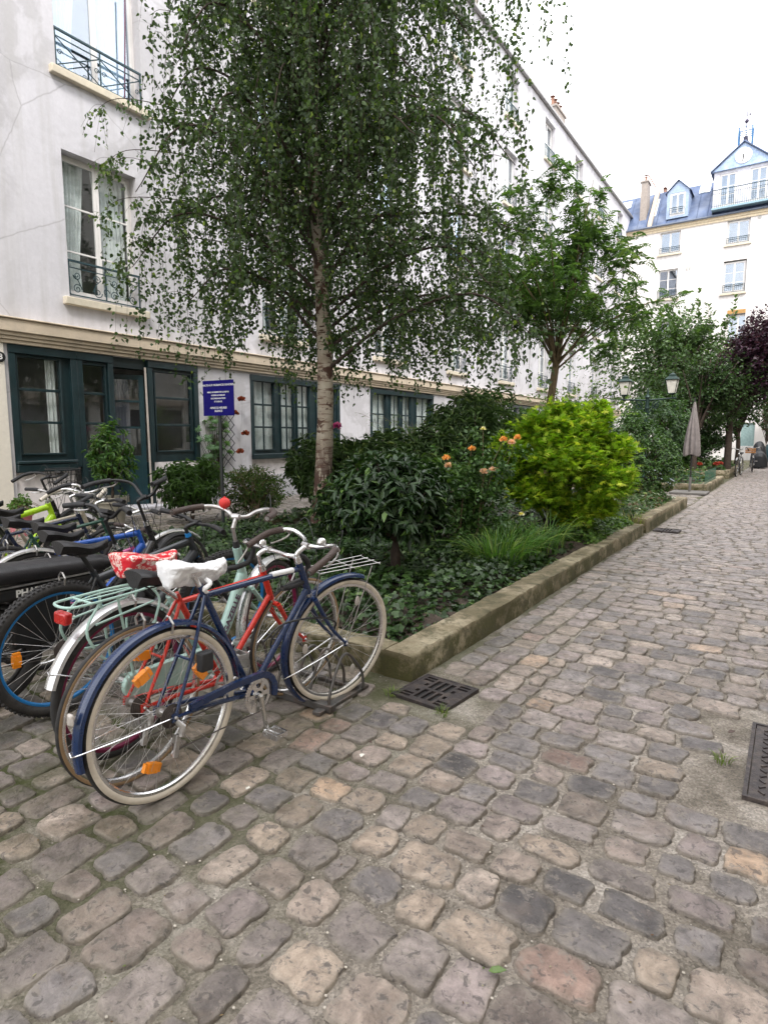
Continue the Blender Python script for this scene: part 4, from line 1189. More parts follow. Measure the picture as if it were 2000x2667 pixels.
    mb = MB(); mb.tube([p3(ht), p3(stt)], .011, 10); mb.tube(bez([p3(stt-dn*.012), p3(stt+np.array([.012,.004])), p3(clamp)], 8), .0125, 10); mb.tube([p3(clamp,-.022), p3(clamp,.022)], .018, 10)
    mb.xf(S); mb.obj('stem', sp.get('stem_m', CHROME), t)
    bt = sp.get('bar', 'city'); hw = sp.get('hw', .28)
    if bt == 'city': half = [(0,0,0),(.03,.045,.0),(.05,.10,.015),(.035,hw*.72,.035),(-.05,hw*.97,.015),(-.17,hw*1.02,-.045)]; gs = .62
    elif bt == 'tour': half = [(0,0,0),(.03,.045,.0),(.045,.10,.03),(.03,hw*.7,.045),(-.04,hw*1.0,.04),(-.17,hw*1.12,.03)]; gs = .62
    elif bt == 'flat': half = [(0,0,0),(0,.06,.0),(-.005,.12,.012),(-.02,hw*.7,.02),(-.045,hw*1.08,.018)]; gs = .62
    elif bt == 'riser': half = [(0,0,0),(0,.05,.0),(.0,.12,.05),(-.03,hw*.75,.06),(-.08,hw*1.1,.05)]; gs = .62
    elif bt == 'swept': half = [(0,0,0),(.02,.05,.02),(.02,.12,.1),(-.04,hw*.75,.13),(-.16,hw*.98,.12),(-.27,hw*1.0,.10)]; gs = .6
    elif bt == 'drop': half = [(0,0,0),(0,.08,0),(0,.17,0),(.05,.2,-.005),(.09,.205,-.05),(.07,.21,-.12),(-.01,.21,-.14),(-.08,.21,-.14)]; gs = .3
    half = [np.array(h) for h in half]
    P0 = np.array(p3(clamp))
    full = bez([P0+h*np.array([1,-1,1]) for h in half[::-1]] + [P0+h for h in half[1:]], 56)
    mb = MB(); mb.tube(full, .0112, 10); mb.xf(S); hbq = mb.obj('handlebar', sp.get('bar_m', CHROME), t)
    nfull = len(full); gl = max(4, int(nfull*.5*(1-gs)))
    for side in (0, 1):
        seg = full[:gl] if side == 0 else full[-gl:]
        mb = MB(); mb.tube(seg, .0165 if bt != 'drop' else .0145, 12); mb.xf(S); mb.obj('grip', sp.get('grip_m', GRIP), hbq)
        # brake lever
        q = full[gl] if side == 0 else full[-gl-1]; e = seg[0] if side == 0 else seg[-1]
        dr = (e-q)/np.linalg.norm(e-q); out = np.array([.6,0,-.55]) if bt != 'drop' else np.array([.7,0,-.3])
        mb = MB(); mb.tube([q, q+out*.035], [.013,.009], 8); mb.tube(bez([q+out*.03, q+out*.055+dr*.03, q+out*.06+dr*.08, q+out*.055+dr*.12], 9), [.006]*10 if False else .005, 6)
        mb.xf(S); mb.obj('brake_lever', sp.get('lever_m', STEEL), hbq)
        mb = MB(); mb.tube(bez([q+out*.03, q+np.array([.08,-q[1]*.3,.06]), np.array(p3(hb, 0))+np.array([.06,0,.08]), np.array(p3(hb-d*.1))+np.array([.02,0,0])], 16), .0022, 5); mb.xf(S); mb.obj('brake_cable', BLACK, hbq)
    for (kind_, side, u, m_) in sp.get('extras', ()):
        q = full[int(nfull*u)]
        if kind_ == 'bell': 
            mb = MB(); mb.lathe([(.001,.03),(.012,.028),(.022,.018),(.025,.004),(.024,0),(.004,-.004),(.004,-.015)], 16, Matrix.Translation(q+np.array([0,0,.016])))
            mb.xf(S); mb.obj('bell', m_, hbq)
        if kind_ == 'ball':
            mb = MB(); mb.sphere(q+np.array([0,0,.035]), .031, 18, 12); mb.sphere(q+np.array([0,0,.066]), .006, 8, 6); mb.tube([q, q+np.array([0,0,.012])], .012, 8)
            mb.xf(S); mb.obj('bell', m_, hbq)
        if kind_ == 'display':
            mb = MB(); mb.cbox(q+np.array([0,0,.025]), (.06,.08,.022), Matrix.Rotation(R(25),3,'Y')); mb.xf(S); mb.obj('display', m_, hbq)
    # brake calipers
    mb = MB()
    for s in (-1, 1):
        for (px, pz, XX) in ((sc[0]*.45-.0, rad*2+.01, 0),):
            mb.tube([(px*.5-.02, s*.006, pz+.035),(px*.5-.02, s*.03, pz+.01),(px*.5-.02, s*.02, pz-.03)], .005, 6)
    mb.obj('brake_caliper', STEEL, t)
    if sp.get('chainguard'):
        m_, h_ = sp['chainguard']
        top = [(.07, rad+.03),(.3,(cz+cw+.035)*.6+(rad+.04)*.4),(cx, cz+cw+.03)]
        arc = [(cx+(cw+.03)*math.cos(R(a)), cz+(cw+.03)*math.sin(R(a))) for a in (75,55,35,15,-5,-18)]
        inn = [(cx+(cw+.03-h_)*math.cos(R(a)), cz+(cw+.03-h_)*math.sin(R(a))) for a in (-18,-5,15,35,55,75)]
        poly = top+arc+inn+[(cx, cz+cw+.03-h_),(.3,(cz+cw+.035)*.6+(rad+.04)*.4-h_),(.07, rad+.03-h_)]
        mb = MB(); k = len(poly)//2
        for i in range(k-1):
            a, b, c_, e = poly[i], poly[i+1], poly[-2-i], poly[-1-i]
            ya, yb = -.066, -.046
            V = [(a[0],ya,a[1]),(b[0],ya,b[1]),(c_[0],ya,c_[1]),(e[0],ya,e[1]),(a[0],yb,a[1]),(b[0],yb,b[1]),(c_[0],yb,c_[1]),(e[0],yb,e[1])]
            F = [(0,1,2,3),(4,7,6,5),(0,4,5,1),(3,2,6,7)] + ([(0,3,7,4)] if i == 0 else []) + ([(1,5,6,2)] if i == k-2 else [])
            mb.add(V, F)
        mb.obj('chain_guard', m_, t)
    if sp.get('chaincase'):
        mb = MB(); m_ = sp['chaincase']; pts = []
        for a in range(90, 271, 20): pts.append((.0+.055*math.cos(R(a)), rad+.055*math.sin(R(a))))
        for a in range(-90, 91, 18): pts.append((cx+(cw+.022)*math.cos(R(a)), cz+(cw+.022)*math.sin(R(a))))
        mb.prism(pts, .03, Matrix(((1,0,0,0),(0,0,1,-.075),(0,1,0,0),(0,0,0,1)))); mb.obj('chain_case', m_, t, bevel=.006)
    if sp.get('rack'):
        m_ = sp['rack']; z = rad*2+.075; mb = MB(); w_ = .06
        loop = bez([(.14,-w_*.7,z),(-.02,-w_,z),(-.24,-w_,z),(-.295,-w_*.6,z),(-.295,w_*.6,z),(-.24,w_,z),(-.02,w_,z),(.14,w_*.7,z)], 56)
        mb.tube(loop, .006, 8); mb.tube([(.14,-w_*.7,z),(.19,0,z-.005),(.14,w_*.7,z)], .006, 8)
        mb.tube(bez([(.1,0,z),(-.1,-.02,z+.004),(-.22,0,z),(-.1,.02,z+.004),(.1,0,z)], 20), .004, 6)
        for s in (-1, 1):
            mb.tube(bez([(.1,s*w_,z),(.13,s*.075,z-.06),(.09,s*.09,z-.16),(.1,s*.09,z-.28)], 12), .006, 7)
            mb.tube([(-.08,s*w_,z),(.0,s*.07,rad+.02)], .006, 7)
            mb.tube(bez([(-.16,s*w_,z),(-.24,s*.08,z-.1),(-.2,s*.095,z-.2),(-.14,s*.095,z-.25),(.03,s*.085,z-.26)], 16), .006, 7)
            mb.tube([(.1,s*.07,z-.06),(-.19,s*.07,z-.09)], .005, 7)
        mb.tube([(-.2,-w_,z),(-.2,w_,z)], .005, 7); mb.obj('rear_rack', m_, t)
    if sp.get('rear_light'):
        (lx, lz, m_, sz) = sp['rear_light']
        mb = MB(); mb.cbox((lx, 0, lz), sz); mb.obj('rear_light', m_, t, bevel=.008)
    if sp.get('front_rack'):
        m_ = sp['front_rack']; z = rad*2+.075; mb = MB(); x0, x1 = wb-.22, wb+.18; w_ = .075
        for y in (-w_, -w_*.33, w_*.33, w_): mb.tube([(x0, y*.8, z), (x1, y, z+.01)], .002, 5)
        for x in (x0, wb, x1): mb.tube([(x, -w_, z+.002), (x, w_, z+.002)], .0028, 5)
        for s in (-1, 1):
            mb.tube([(x1-.06, s*w_, z), (wb, s*.06, rad)], .003, 5); mb.tube([(x0, s*w_*.8, z), (hb[0]+.03, s*.03, hb[1]-.02)], .003, 5)
        mb.xf(S); mb.obj('front_rack', m_, t)
    if sp.get('basket'):
        mb = MB(); c0 = P0+np.array([.16,0,.0])
        for (z, rx, ry) in ((.07,.14,.19),(.02,.135,.183),(-.06,.125,.17),(-.13,.11,.15)):
            mb.tube([(c0[0]+rx*math.cos(a), ry*math.sin(a), c0[2]+z) for a in np.arange(20)*2*PI/20], .004, 5, closed=True)
        for i in range(20):
            a = i*2*PI/20; mb.tube([(c0[0]+.14*math.cos(a), .19*math.sin(a), c0[2]+.07),(c0[0]+.11*math.cos(a), .15*math.sin(a), c0[2]-.13)], .0035, 4)
        for i in range(-4, 5): mb.tube([(c0[0]-.1,i*.03,c0[2]-.13),(c0[0]+.1,i*.03,c0[2]-.13)], .0025, 4)
        mb.xf(S); mb.obj('basket', BLACK, t)
    t['_'] = 0; del t['_']
    return t, S, full

blue = M_('blue_paint', (.004,.02,.075), .25, 0, var=.05, vs=8, coat=.4); redp = paint('red_paint', (.55,.025,.012)); mint = paint('mint_paint', (.36,.53,.47), .35)
silverg = M_('silver_guard', (.6,.6,.6), .3, .8); purple = M_('purple_rim', (.16,.01,.05), .35, .2)
S1 = dict(frame_m=blue, hb=(.845,.655), ht=(.775,.815), bb=(.45,.27), sc=(.19,.80), wb=1.08, rad=.345, tr=.0175, tube=.0155, steer=-13, crank=-82,
  whitewall=True, band=(.66,.9), guard=dict(m=blue, rear=(5,192), fa=(70,232), rs=180), chainguard=(blue, .028), disc=True, crank_m=CHROME, pedal_m=CHROME, stem_h=.015, reach=.06, rise=.035,
  bar='city', hw=.25, rrefl=((35,AMBER),(118,AMBER),(250,AMBER)), frefl=((62,CLEARR),(300,CLEARR),(180,CLEARR)), has_saddle=False, saddle=(.145,.90), front_rack=STEEL,
  extras=(('bell',0,.36,CHROME),), rear_light=(-.376,.47,CLEARR,(.016,.03,.045)), ring=.08)
tb, Sb, fb_ = bike('dark blue bicycle with cream-walled tyres nearest the camera, white plastic bag over its saddle', -1.99, 1.41, S1, lean=1.5)
mb = MB(); mb.box((.1,-.10,.50),(.16,-.06,.58)); mb.obj('lock_holder', BLACKM, tb, bevel=.008)
mb = MB(); mb.tube(bez([(.5,-.03,.5),(.62,-.05,.56),(.86,-.06,.53),(1.0,-.05,.47),(1.02,-.03,.42)], 20), .005, 6); mb.tube(bez([(.66,.02,.3),(.6,.02,.45),(.66,0,.53)],10), .005, 6); mb.obj('lock_cable', BLACK, tb)
# writing moulded on the tyre walls
def tyre_text(par, body, cx, rad, rr, a0, size, m_, side=-1, X=None):
    for i, ch in enumerate(body):
        a = R(a0) - i*size*.85/rr
        M = Matrix.Translation((cx+rr*math.cos(a), side*.0196, rad+rr*math.sin(a))) @ Matrix.Rotation(-a+PI/2+0, 4, 'Y') @ Matrix.Rotation(PI/2, 4, 'X')
        if X is not None: M = X @ M
        text_obj('tyre_lettering', ch, size, m_, par, M, .0003)
S2 = dict(frame_m=redp, hb=(.81,.60), ht=(.745,.755), bb=(.47,.27), sc=(.22,.735), wb=1.02, rad=.335, tr=.012, tube=.0145, steer=-6, crank=100, bar='drop', grip_m=BLACKM,
  stem_h=.06, reach=.06, saddle=(.12,.83), extras=(('bell',0,.53,CHROME),), wall_m=M_('tan_wall', (.3,.2,.11), .7), whitewall=True, rrefl=((80,AMBER),), frefl=((200,CLEARR),))
bike('slim red racing bicycle with black taped drop handlebars, between the blue and the mint one', -2.20, 1.41, S2, yaw=2, lean=3)
S3 = dict(frame_m=mint, kind='step', hb=(.79,.63), ht=(.725,.83), bb=(.5,.27), sc=(.27,.66), wb=1.1, rad=.345, tr=.019, tube=.021, steer=10, crank=30, igh=True, chaincase=mint,
  guard=dict(m=silverg, rear=(5,165), fa=(60,215), w=.03, rs=155), rim_m=purple, rack=mint, rear_light=(-.285,.715,REDL,(.035,.075,.05)), bar='tour', hw=.25, bar_m=STEEL, stem_h=.09, reach=.04, rise=.05,
  stem_m=STEEL, head_m=BLACKM, saddle=(.2,.81), has_saddle=False, extras=(('ball',0,.70,M_('red_rubber_ball', (.55,.03,.025), .6)),), grip_m=GRIP,
  text=(('GAZELLE', (.585,.36), (.73,.62), .052, LETD, .036),), rrefl=(), frefl=())
bike('mint green step-through bicycle with rear rack, purple rims and a round red bell', -2.44, 1.51, S3, yaw=6, lean=4)
mtbk = paint('black_blue_paint', (.012,.016,.022), .35); bluerim = M_('blue_rim', (.01,.16,.42), .35)
S4 = dict(frame_m=mtbk, kind='sport', hb=(.86,.70), ht=(.81,.82), bb=(.43,.31), sc=(.2,.70), wb=1.1, rad=.35, tr=.028, tube=.018, knob=True, steer=-8, bar='flat', hw=.32, bar_m=BLACK, stem_m=BLACK, grip_m=BLACK,
  susp=True, straight=True, fork_r=.017, fork_m=BLACK, rim_m=bluerim, stem_h=.03, reach=.08, saddle=(.13,.84), crank_m=BLACKM, pedal_m=BLACKM, post_m=BLACK, rrefl=((180,AMBER),), der_m=BLACKM, head_m=bluerim, lever_m=BLACKM)
bike('black mountain bicycle with blue rims and knobbly tyres beside the mint bicycle', -3.08, 1.57, S4, lean=3)

# --- behind: simpler builds of the same kinds
def beh(label, X, Y, **k):
    base = dict(hb=(.82,.64), ht=(.755,.80), bb=(.44,.28), sc=(.2,.72), wb=1.06, rad=.34, tr=.018, steer=0, nsp=24)
    base.update(k); yaw = base.pop('yaw', 0); lean = base.pop('lean', 2)
    return bike(label, X, Y, base, yaw=yaw, lean=lean)
limep = paint('lime_paint', (.42,.68,.02)); greenp = paint('dark_green_paint', (.015,.07,.045)); navyp = paint('navy_paint', (.012,.02,.05)); beigep = paint('beige_paint', (.42,.37,.29)); bluek = paint('royal_blue_paint', (.012,.09,.42)); blackp = paint('black_paint', (.012,.012,.014)); greyb = paint('grey_blue_paint', (.12,.2,.26)); brownl = M_('brown_leather', (.075,.025,.02), .55)
beh('black city bicycle with tall curved handlebar behind the mountain bicycle', -3.75, 1.85, frame_m=blackp, bar='swept', bar_m=BLACK, stem_m=BLACK, stem_h=.16, grip_m=BLACKM, guard=dict(m=BLACK), kind='step', tube=.018, saddle=(.12,.8), steer=14, yaw=4)
beh('royal blue bicycle with a black top tube and silver stem, behind the long black saddle', -4.1, 1.95, frame_m=bluek, ht=(.75,.74), hb=(.8,.6), stem_h=.09, guard=dict(m=silverg), grip_m=BLACKM, bar='flat', kind='sport', yaw=-3)
beh('dark green bicycle with straight handlebar, in the middle of the far row', -4.5, 1.95, frame_m=greenp, stem_h=.08, bar='flat', bar_m=BLACK, grip_m=BLACKM, text=(('OT', (.5,.4),(.6,.52), .05, LETW, .02),), basket=False, yaw=3)
beh('navy bicycle with chrome stem and bars, near the tree-pot by the door', -4.85, 1.95, frame_m=navyp, stem_h=.12, bar='city', steer=-15, grip_m=BLACKM, yaw=2)
beh('beige city bicycle with a wide black saddle, left in the far row', -5.0, 2.1, frame_m=beigep, rad=.33, stem_h=.1, bar='city', grip_m=M_('cream_grip', (.55,.5,.42), .6), saddle_dim=(.28,.2,.04,.06), saddle=(.1,.84), yaw=6, steer=12)
beh('lime green mountain bicycle standing behind the beige one', -5.55, 2.1, frame_m=limep, kind='sport', tube=.021, stem_h=.04, bar='flat', bar_m=STEEL, grip_m=BLACKM, knob=True, tr=.026, text=(('ZKR DE', (.5,.4),(.74,.62), .065, BLACK, .037),), hb=(.84,.68), ht=(.79,.82), yaw=10)
beh('black electric bicycle with wire front basket and thick grips, farthest in the row', -6.0, 2.35, frame_m=blackp, kind='step', tube=.022, stem_h=.2, bar='city', bar_m=BLACK, stem_m=BLACK, grip_m=BLACKM, basket=True, rad=.35, hw=.3, extras=(('display',0,.3,BLACK),), guard=dict(m=BLACK), steer=5, yaw=4)
beh('grey-blue bicycle with a brown leather saddle at the left edge of the photo', -6.3, 1.75, frame_m=greyb, saddle_m=brownl, post_m=CHROME, stem_h=.08, saddle=(.12,.90), sc=(.2,.78), yaw=6)
beh('small pink child bicycle low among the others', -4.3, 2.2, frame_m=paint('pink_paint', (.6,.12,.32)), hb=(.62,.48), ht=(.58,.58), bb=(.34,.22), sc=(.17,.5), wb=.82, rad=.25, tr=.02, ring=.06, stem_h=.08, saddle=(.1,.6), bar='flat', hw=.2, guard=dict(m=LETW), yaw=-4)
# bench seat e-bike with fat tyres
t = bike('low black electric bicycle with fat tyres and a long bench saddle', -3.42, 1.38, dict(frame_m=blackp, hb=(.82,.56), ht=(.75,.74), bb=(.45,.27), sc=(.2,.52), wb=1.12, rad=.27, tr=.046, tube=.022, kind='sport', has_saddle=False, saddle=(.2,.56), bar='riser', bar_m=BLACK,
  stem_m=BLACK, grip_m=BLACKM, stem_h=.17, reach=.02, guard=dict(m=BLACKM, w=.05, rear=(20,185)), igh=True, rim_m=BLACK, hub_m=STEEL, extras=(('display',0,.5,BLACK),), nsp=24, steer=4), lean=2)[0]
mb = MB(); n, k = 30, 16; V = []
for i in range(n+1):
    u = i/n; x = -.36+1.03*u; wdt = .115*(1-.25*u)*(1 if u > .05 else .75); h = .05*(1 if .04 < u < .95 else .6)
    zt = .705+.012*math.sin(u*5)+(.02 if u < .3 else 0)*(1-u/.3)
    for j in range(k):
        a = 2*PI*j/k; ca, sa = math.cos(a), math.sin(a)
        V.append((x, wdt*np.sign(ca)*abs(ca)**.6, zt+h*np.sign(sa)*abs(sa)**.7))
F = [(i*k+j, (i+1)*k+j, (i+1)*k+(j+1) % k, i*k+(j+1) % k) for i in range(n) for j in range(k)] + [tuple(range(k)), tuple(n*k+j for j in range(k-1,-1,-1))]
mb.add(V, F); mb.obj('saddle', SADB, t, ang=50)
mb = MB(); mb.box((-.3,-.075,.575),(.56,.075,.65)); mb.box((-.28,-.06,.36),(-.22,.06,.574)); mb.box((.1,-.06,.3),(.42,.06,.574)); bx = mb.obj('battery_box', BLACK, t, bevel=.02)
text_obj('lettering', 'PHATFOUR', .052, LETW, bx, Matrix(((1,0,0,.25),(0,0,-1,-.077),(0,1,0,.612),(0,0,0,1))), .0006, .002)
mb = MB(); mb.tube([(-.33,-.085,.655),(.55,-.08,.655)], .006, 6); mb.obj('trim_strip', STEEL, t)

# covers resting on saddles
def cover(name, label, X, Y, z, L_, W_, H_, m_, lump, knot=False, rz=PI/2, tilt=0):
    mb = saddle_mesh(L_, W_, W_*.42, H_, .12, lump)
    if knot:
        mb.tube(bez([(.0,-W_*.4,-.03),(.01,-W_*.5,-.055),(-.015,-W_*.46,-.075),(.015,-W_*.42,-.095)], 9), [.012,.009,.014,.012,.014,.016,.013,.01,.012,.006][:10], 8)
    o = mb.obj(name, m_, None, ang=75); o.location = (X, Y, z); o.rotation_euler = (0, R(tilt), rz)
    sm = o.modifiers.new('s', 'SUBSURF'); sm.levels = 2; sm.render_levels = 2
    tx_ = bpy.data.textures.new('crumple', 'CLOUDS'); tx_.noise_scale = .035; tx_.noise_depth = 3
    dm = o.modifiers.new('crumple', 'DISPLACE'); dm.texture = tx_; dm.strength = .022 if knot else .007; dm.mid_level = .5; dm.texture_coords = 'LOCAL'
    tag(o, label, 'saddle cover'); return o
BAG = M_('white_plastic_bag', (.82,.82,.83), .38, var=.05, vs=20, bump=1.0, bs=22)
cover('saddle_cover', 'crumpled white plastic bag knotted over the saddle of the blue bicycle', -2.02, 1.60, .895, .31, .17, .085, BAG, .003, True)
def floral():
    m, t, p = nodes('floral_red'); v = objvec(t)
    vo = N(t, 'ShaderNodeTexVoronoi'); vo.inputs['Scale'].default_value = 26; t.links.new(v, vo.inputs['Vector'])
    f = ramp(t, vo.outputs['Distance'], [(.48, 1), (.54, 0)]); f2 = ramp(t, noise(t, v, 40, 2, .5, 2.5), [(.45, 0), (.49, 1)])
    c = mixc(t, mixc(t, 1, f, f2, 'MULTIPLY'), (.62,.015,.03), (.78,.62,.55)); t.links.new(c, p.inputs['Base Color']); p.inputs['Roughness'].default_value = .35
    bumpn(t, p, noise(t, v, 18, 4), .5, .01); return m
cover('saddle_cover', 'red oilcloth saddle cover with pale floral pattern, beside the white plastic bag', -2.49, 1.70, .865, .31, .22, .09, floral(), .002)

# ground rack holding the front wheels
t = thing('bicycle_rack', 'low grey steel floor rack with hoops holding the front wheels of the bicycles', 'bicycle rack', (0,0,0))
DGS = M_('rack_steel', (.13,.125,.12), .5, .7, var=.25, vs=15, dirt=((.16,.08,.04), 12, .4))
mb = MB(); mb.box((-6.2, 2.33, .005), (-1.9, 2.38, .045)); mb.box((-6.2, 2.64, .008), (-1.93, 2.67, .03))
for x in (-6.2,-4.6,-3.1,-1.98): mb.box((x, 2.28, .003), (x+.05, 2.72, .025))
mb.obj('floor_rail', DGS, t, bevel=.004)
for i, x in enumerate((-1.925,-2.06,-2.16,-2.29,-2.52,-2.68,-3.0,-3.16,-3.7,-3.86,-4.2,-4.36,-4.8,-4.96,-5.4,-5.56)):
    mb = MB(); mb.tube(bez([(x,2.35,.03),(x,2.36,.10),(x,2.43,.23),(x,2.48,.275),(x,2.54,.25),(x,2.64,.13),(x,2.655,.03)], 28), .008, 8); mb.obj('hoop', DGS, t)
# ================================================================== VEGETATION
BIRCHL = ([(0,0,0),(.22,.42,.05),(.5,.40,.07),(1,0,-.12),(.5,-.40,.07),(.22,-.42,.05)], [(0,1,2,3),(0,3,4,5)])
LANCE = ([(0,0,0),(.3,.5,.06),(.65,.36,.03),(1,0,-.18),(.65,-.36,.03),(.3,-.5,.06)], [(0,1,2,3),(0,3,4,5)])
def _pal(n, amp=1.0, star=.5):
    P = []
    for i in range(n):
        a = R(-140 + 280*i/(n-1)); r = 1 - .28*abs(a)/R(140)*1.2
        P.append((.15+r*.85*math.cos(a), r*.85*math.sin(a), -.08*r))
        if i < n-1:
            a2 = R(-140 + 280*(i+.5)/(n-1)); P.append((.15+star*.6*math.cos(a2), star*.6*math.sin(a2), .04))
    return P
_m = _pal(7, star=.42); MAPLE = (_m, [tuple(range(len(_m)))])
_i = _pal(5, star=.95); IVY = ([(0,0,0)]+_i, [(0, k+1, k+2) for k in range(len(_i)-1)])
ROUND = ([(0,0,0),(.2,.42,.03),(.6,.48,.04),(1,0,0),(.6,-.48,.04),(.2,-.42,.03)], [(0,1,2,3),(0,3,4,5)])

def unit(v): return v/(np.linalg.norm(v, axis=-1, keepdims=True)+1e-9)
def rnd_dir(n): return unit(RNG.normal(size=(n, 3)))
def tints(n, cols, wts=None, jit=.18):
    cols = np.array(cols); wts = None if wts is None else np.array(wts)/sum(wts)
    return np.clip(cols[RNG.choice(len(cols), n, p=wts)]*RNG.uniform(1-jit, 1+jit, (n, 1)), 0, 1)
def leaves(mb, P, D, Nn, Ls, Ws, tmpl, col, curl=None):
    T, F = np.array(tmpl[0], float), tmpl[1]
    n, k = len(P), len(T)
    D = unit(D); S = unit(np.cross(Nn, D)); Nn = np.cross(D, S)
    Ls = np.broadcast_to(Ls, (n,)); Ws = np.broadcast_to(Ws, (n,))
    tz = np.tile(T[None,:,2], (n, 1))*RNG.uniform(.4, 2.2, (n, 1))
    V = P[:,None,:] + D[:,None,:]*(T[None,:,0,None]*Ls[:,None,None]) + S[:,None,:]*(T[None,:,1,None]*Ws[:,None,None]) + Nn[:,None,:]*(tz[:,:,None]*Ls[:,None,None])
    off = (np.arange(n)*k)
    for f in {len(q) for q in F}:
        q = np.array([g for g in F if len(g) == f])
        FF = (off[:,None,None] + q[None]).reshape(-1, f)
        mb.V.append(V.reshape(-1,3)) if False else None
        if f == max(len(q2) for q2 in F):
            mb.add(V.reshape(-1,3), FF, np.repeat(col, k, 0))
    return mb
BARKD = M_('bark_dark', (.05,.035,.026), .9, var=.3, vs=20, bump=.6, bs=50)
BARKG = M_('bark_greenbrown', (.16,.12,.07), .85, var=.25, vs=14, bump=.4, bs=40)

def twig_batch(mb, A, B, npt, spread, Ls, Ws, tmpl, cols, wts=None, droop=.3, sag=0.0, jit=.18, t0=.15, face_up=.6, out=.6):
    """leaves along twigs from A to B"""
    n = len(A)
    for _ in range(npt):
        u = t0 + (1-t0)*RNG.random(n)**.8
        P = A + (B-A)*u[:,None]; P[:,2] -= sag*u**2
        td = unit(B-A)
        side = unit(np.cross(td, rnd_dir(n)))
        D = unit(td*out + side*(1-out*.4) + np.array([0,0,-droop]))
        Nn = unit(rnd_dir(n)*(1-face_up) + np.array([0,0,1.0])*face_up)
        P = P + side*spread*RNG.random((n,1))
        leaves(mb, P, D, Nn, Ls*RNG.uniform(.6,1.25,n), Ws*RNG.uniform(.7,1.2,n), tmpl, tints(n, cols, wts, jit))
    return mb

# ---- weeping birch
bark = bpy.data.materials.new('birch_bark'); bark.use_nodes = True
tt = bark.node_tree; pp = tt.nodes['Principled BSDF']; vv = objvec(tt)
mpp = N(tt, 'ShaderNodeMapping'); mpp.inputs['Scale'].default_value = (1, 1, 5.5); tt.links.new(vv, mpp.inputs['Vector'])
c = ramp(tt, noise(tt, vv, 6, 6), [(.3, (.27,.22,.165)), (.7, (.46,.41,.33))])
len_ = ramp(tt, noise(tt, mpp.outputs[0], 4.5, 6, .6), [(.53, 0), (.58, 1)])
blt = ramp(tt, noise(tt, vv, 5.5, 7, .65, .8), [(.545, 0), (.565, 1)])
c = mixc(tt, len_, c, (.16,.10,.07))
c = mixc(tt, blt, c, (.075,.035,.022))
sxz = N(tt, 'ShaderNodeSeparateXYZ'); tt.links.new(vv, sxz.inputs[0])
mrr = N(tt, 'ShaderNodeMapRange'); mrr.inputs['From Min'].default_value = 1.5; mrr.inputs['From Max'].default_value = .8; tt.links.new(sxz.outputs['Z'], mrr.inputs['Value'])
mp3 = N(tt, 'ShaderNodeMapping'); mp3.inputs['Scale'].default_value = (2.2, 2.2, .6); tt.links.new(vv, mp3.inputs['Vector'])
dk = ramp(tt, noise(tt, mp3.outputs[0], 7, 6, .6), [(.44, 0), (.47, 1)])
c = mixc(tt, mixc(tt, 1, dk, mrr.outputs[0], 'MULTIPLY'), c, (.07,.035,.025))
tt.links.new(c, pp.inputs['Base Color']); pp.inputs['Roughness'].default_value = .8
bumpn(tt, pp, noise(tt, mpp.outputs[0], 9, 8, .7), .7, .02)

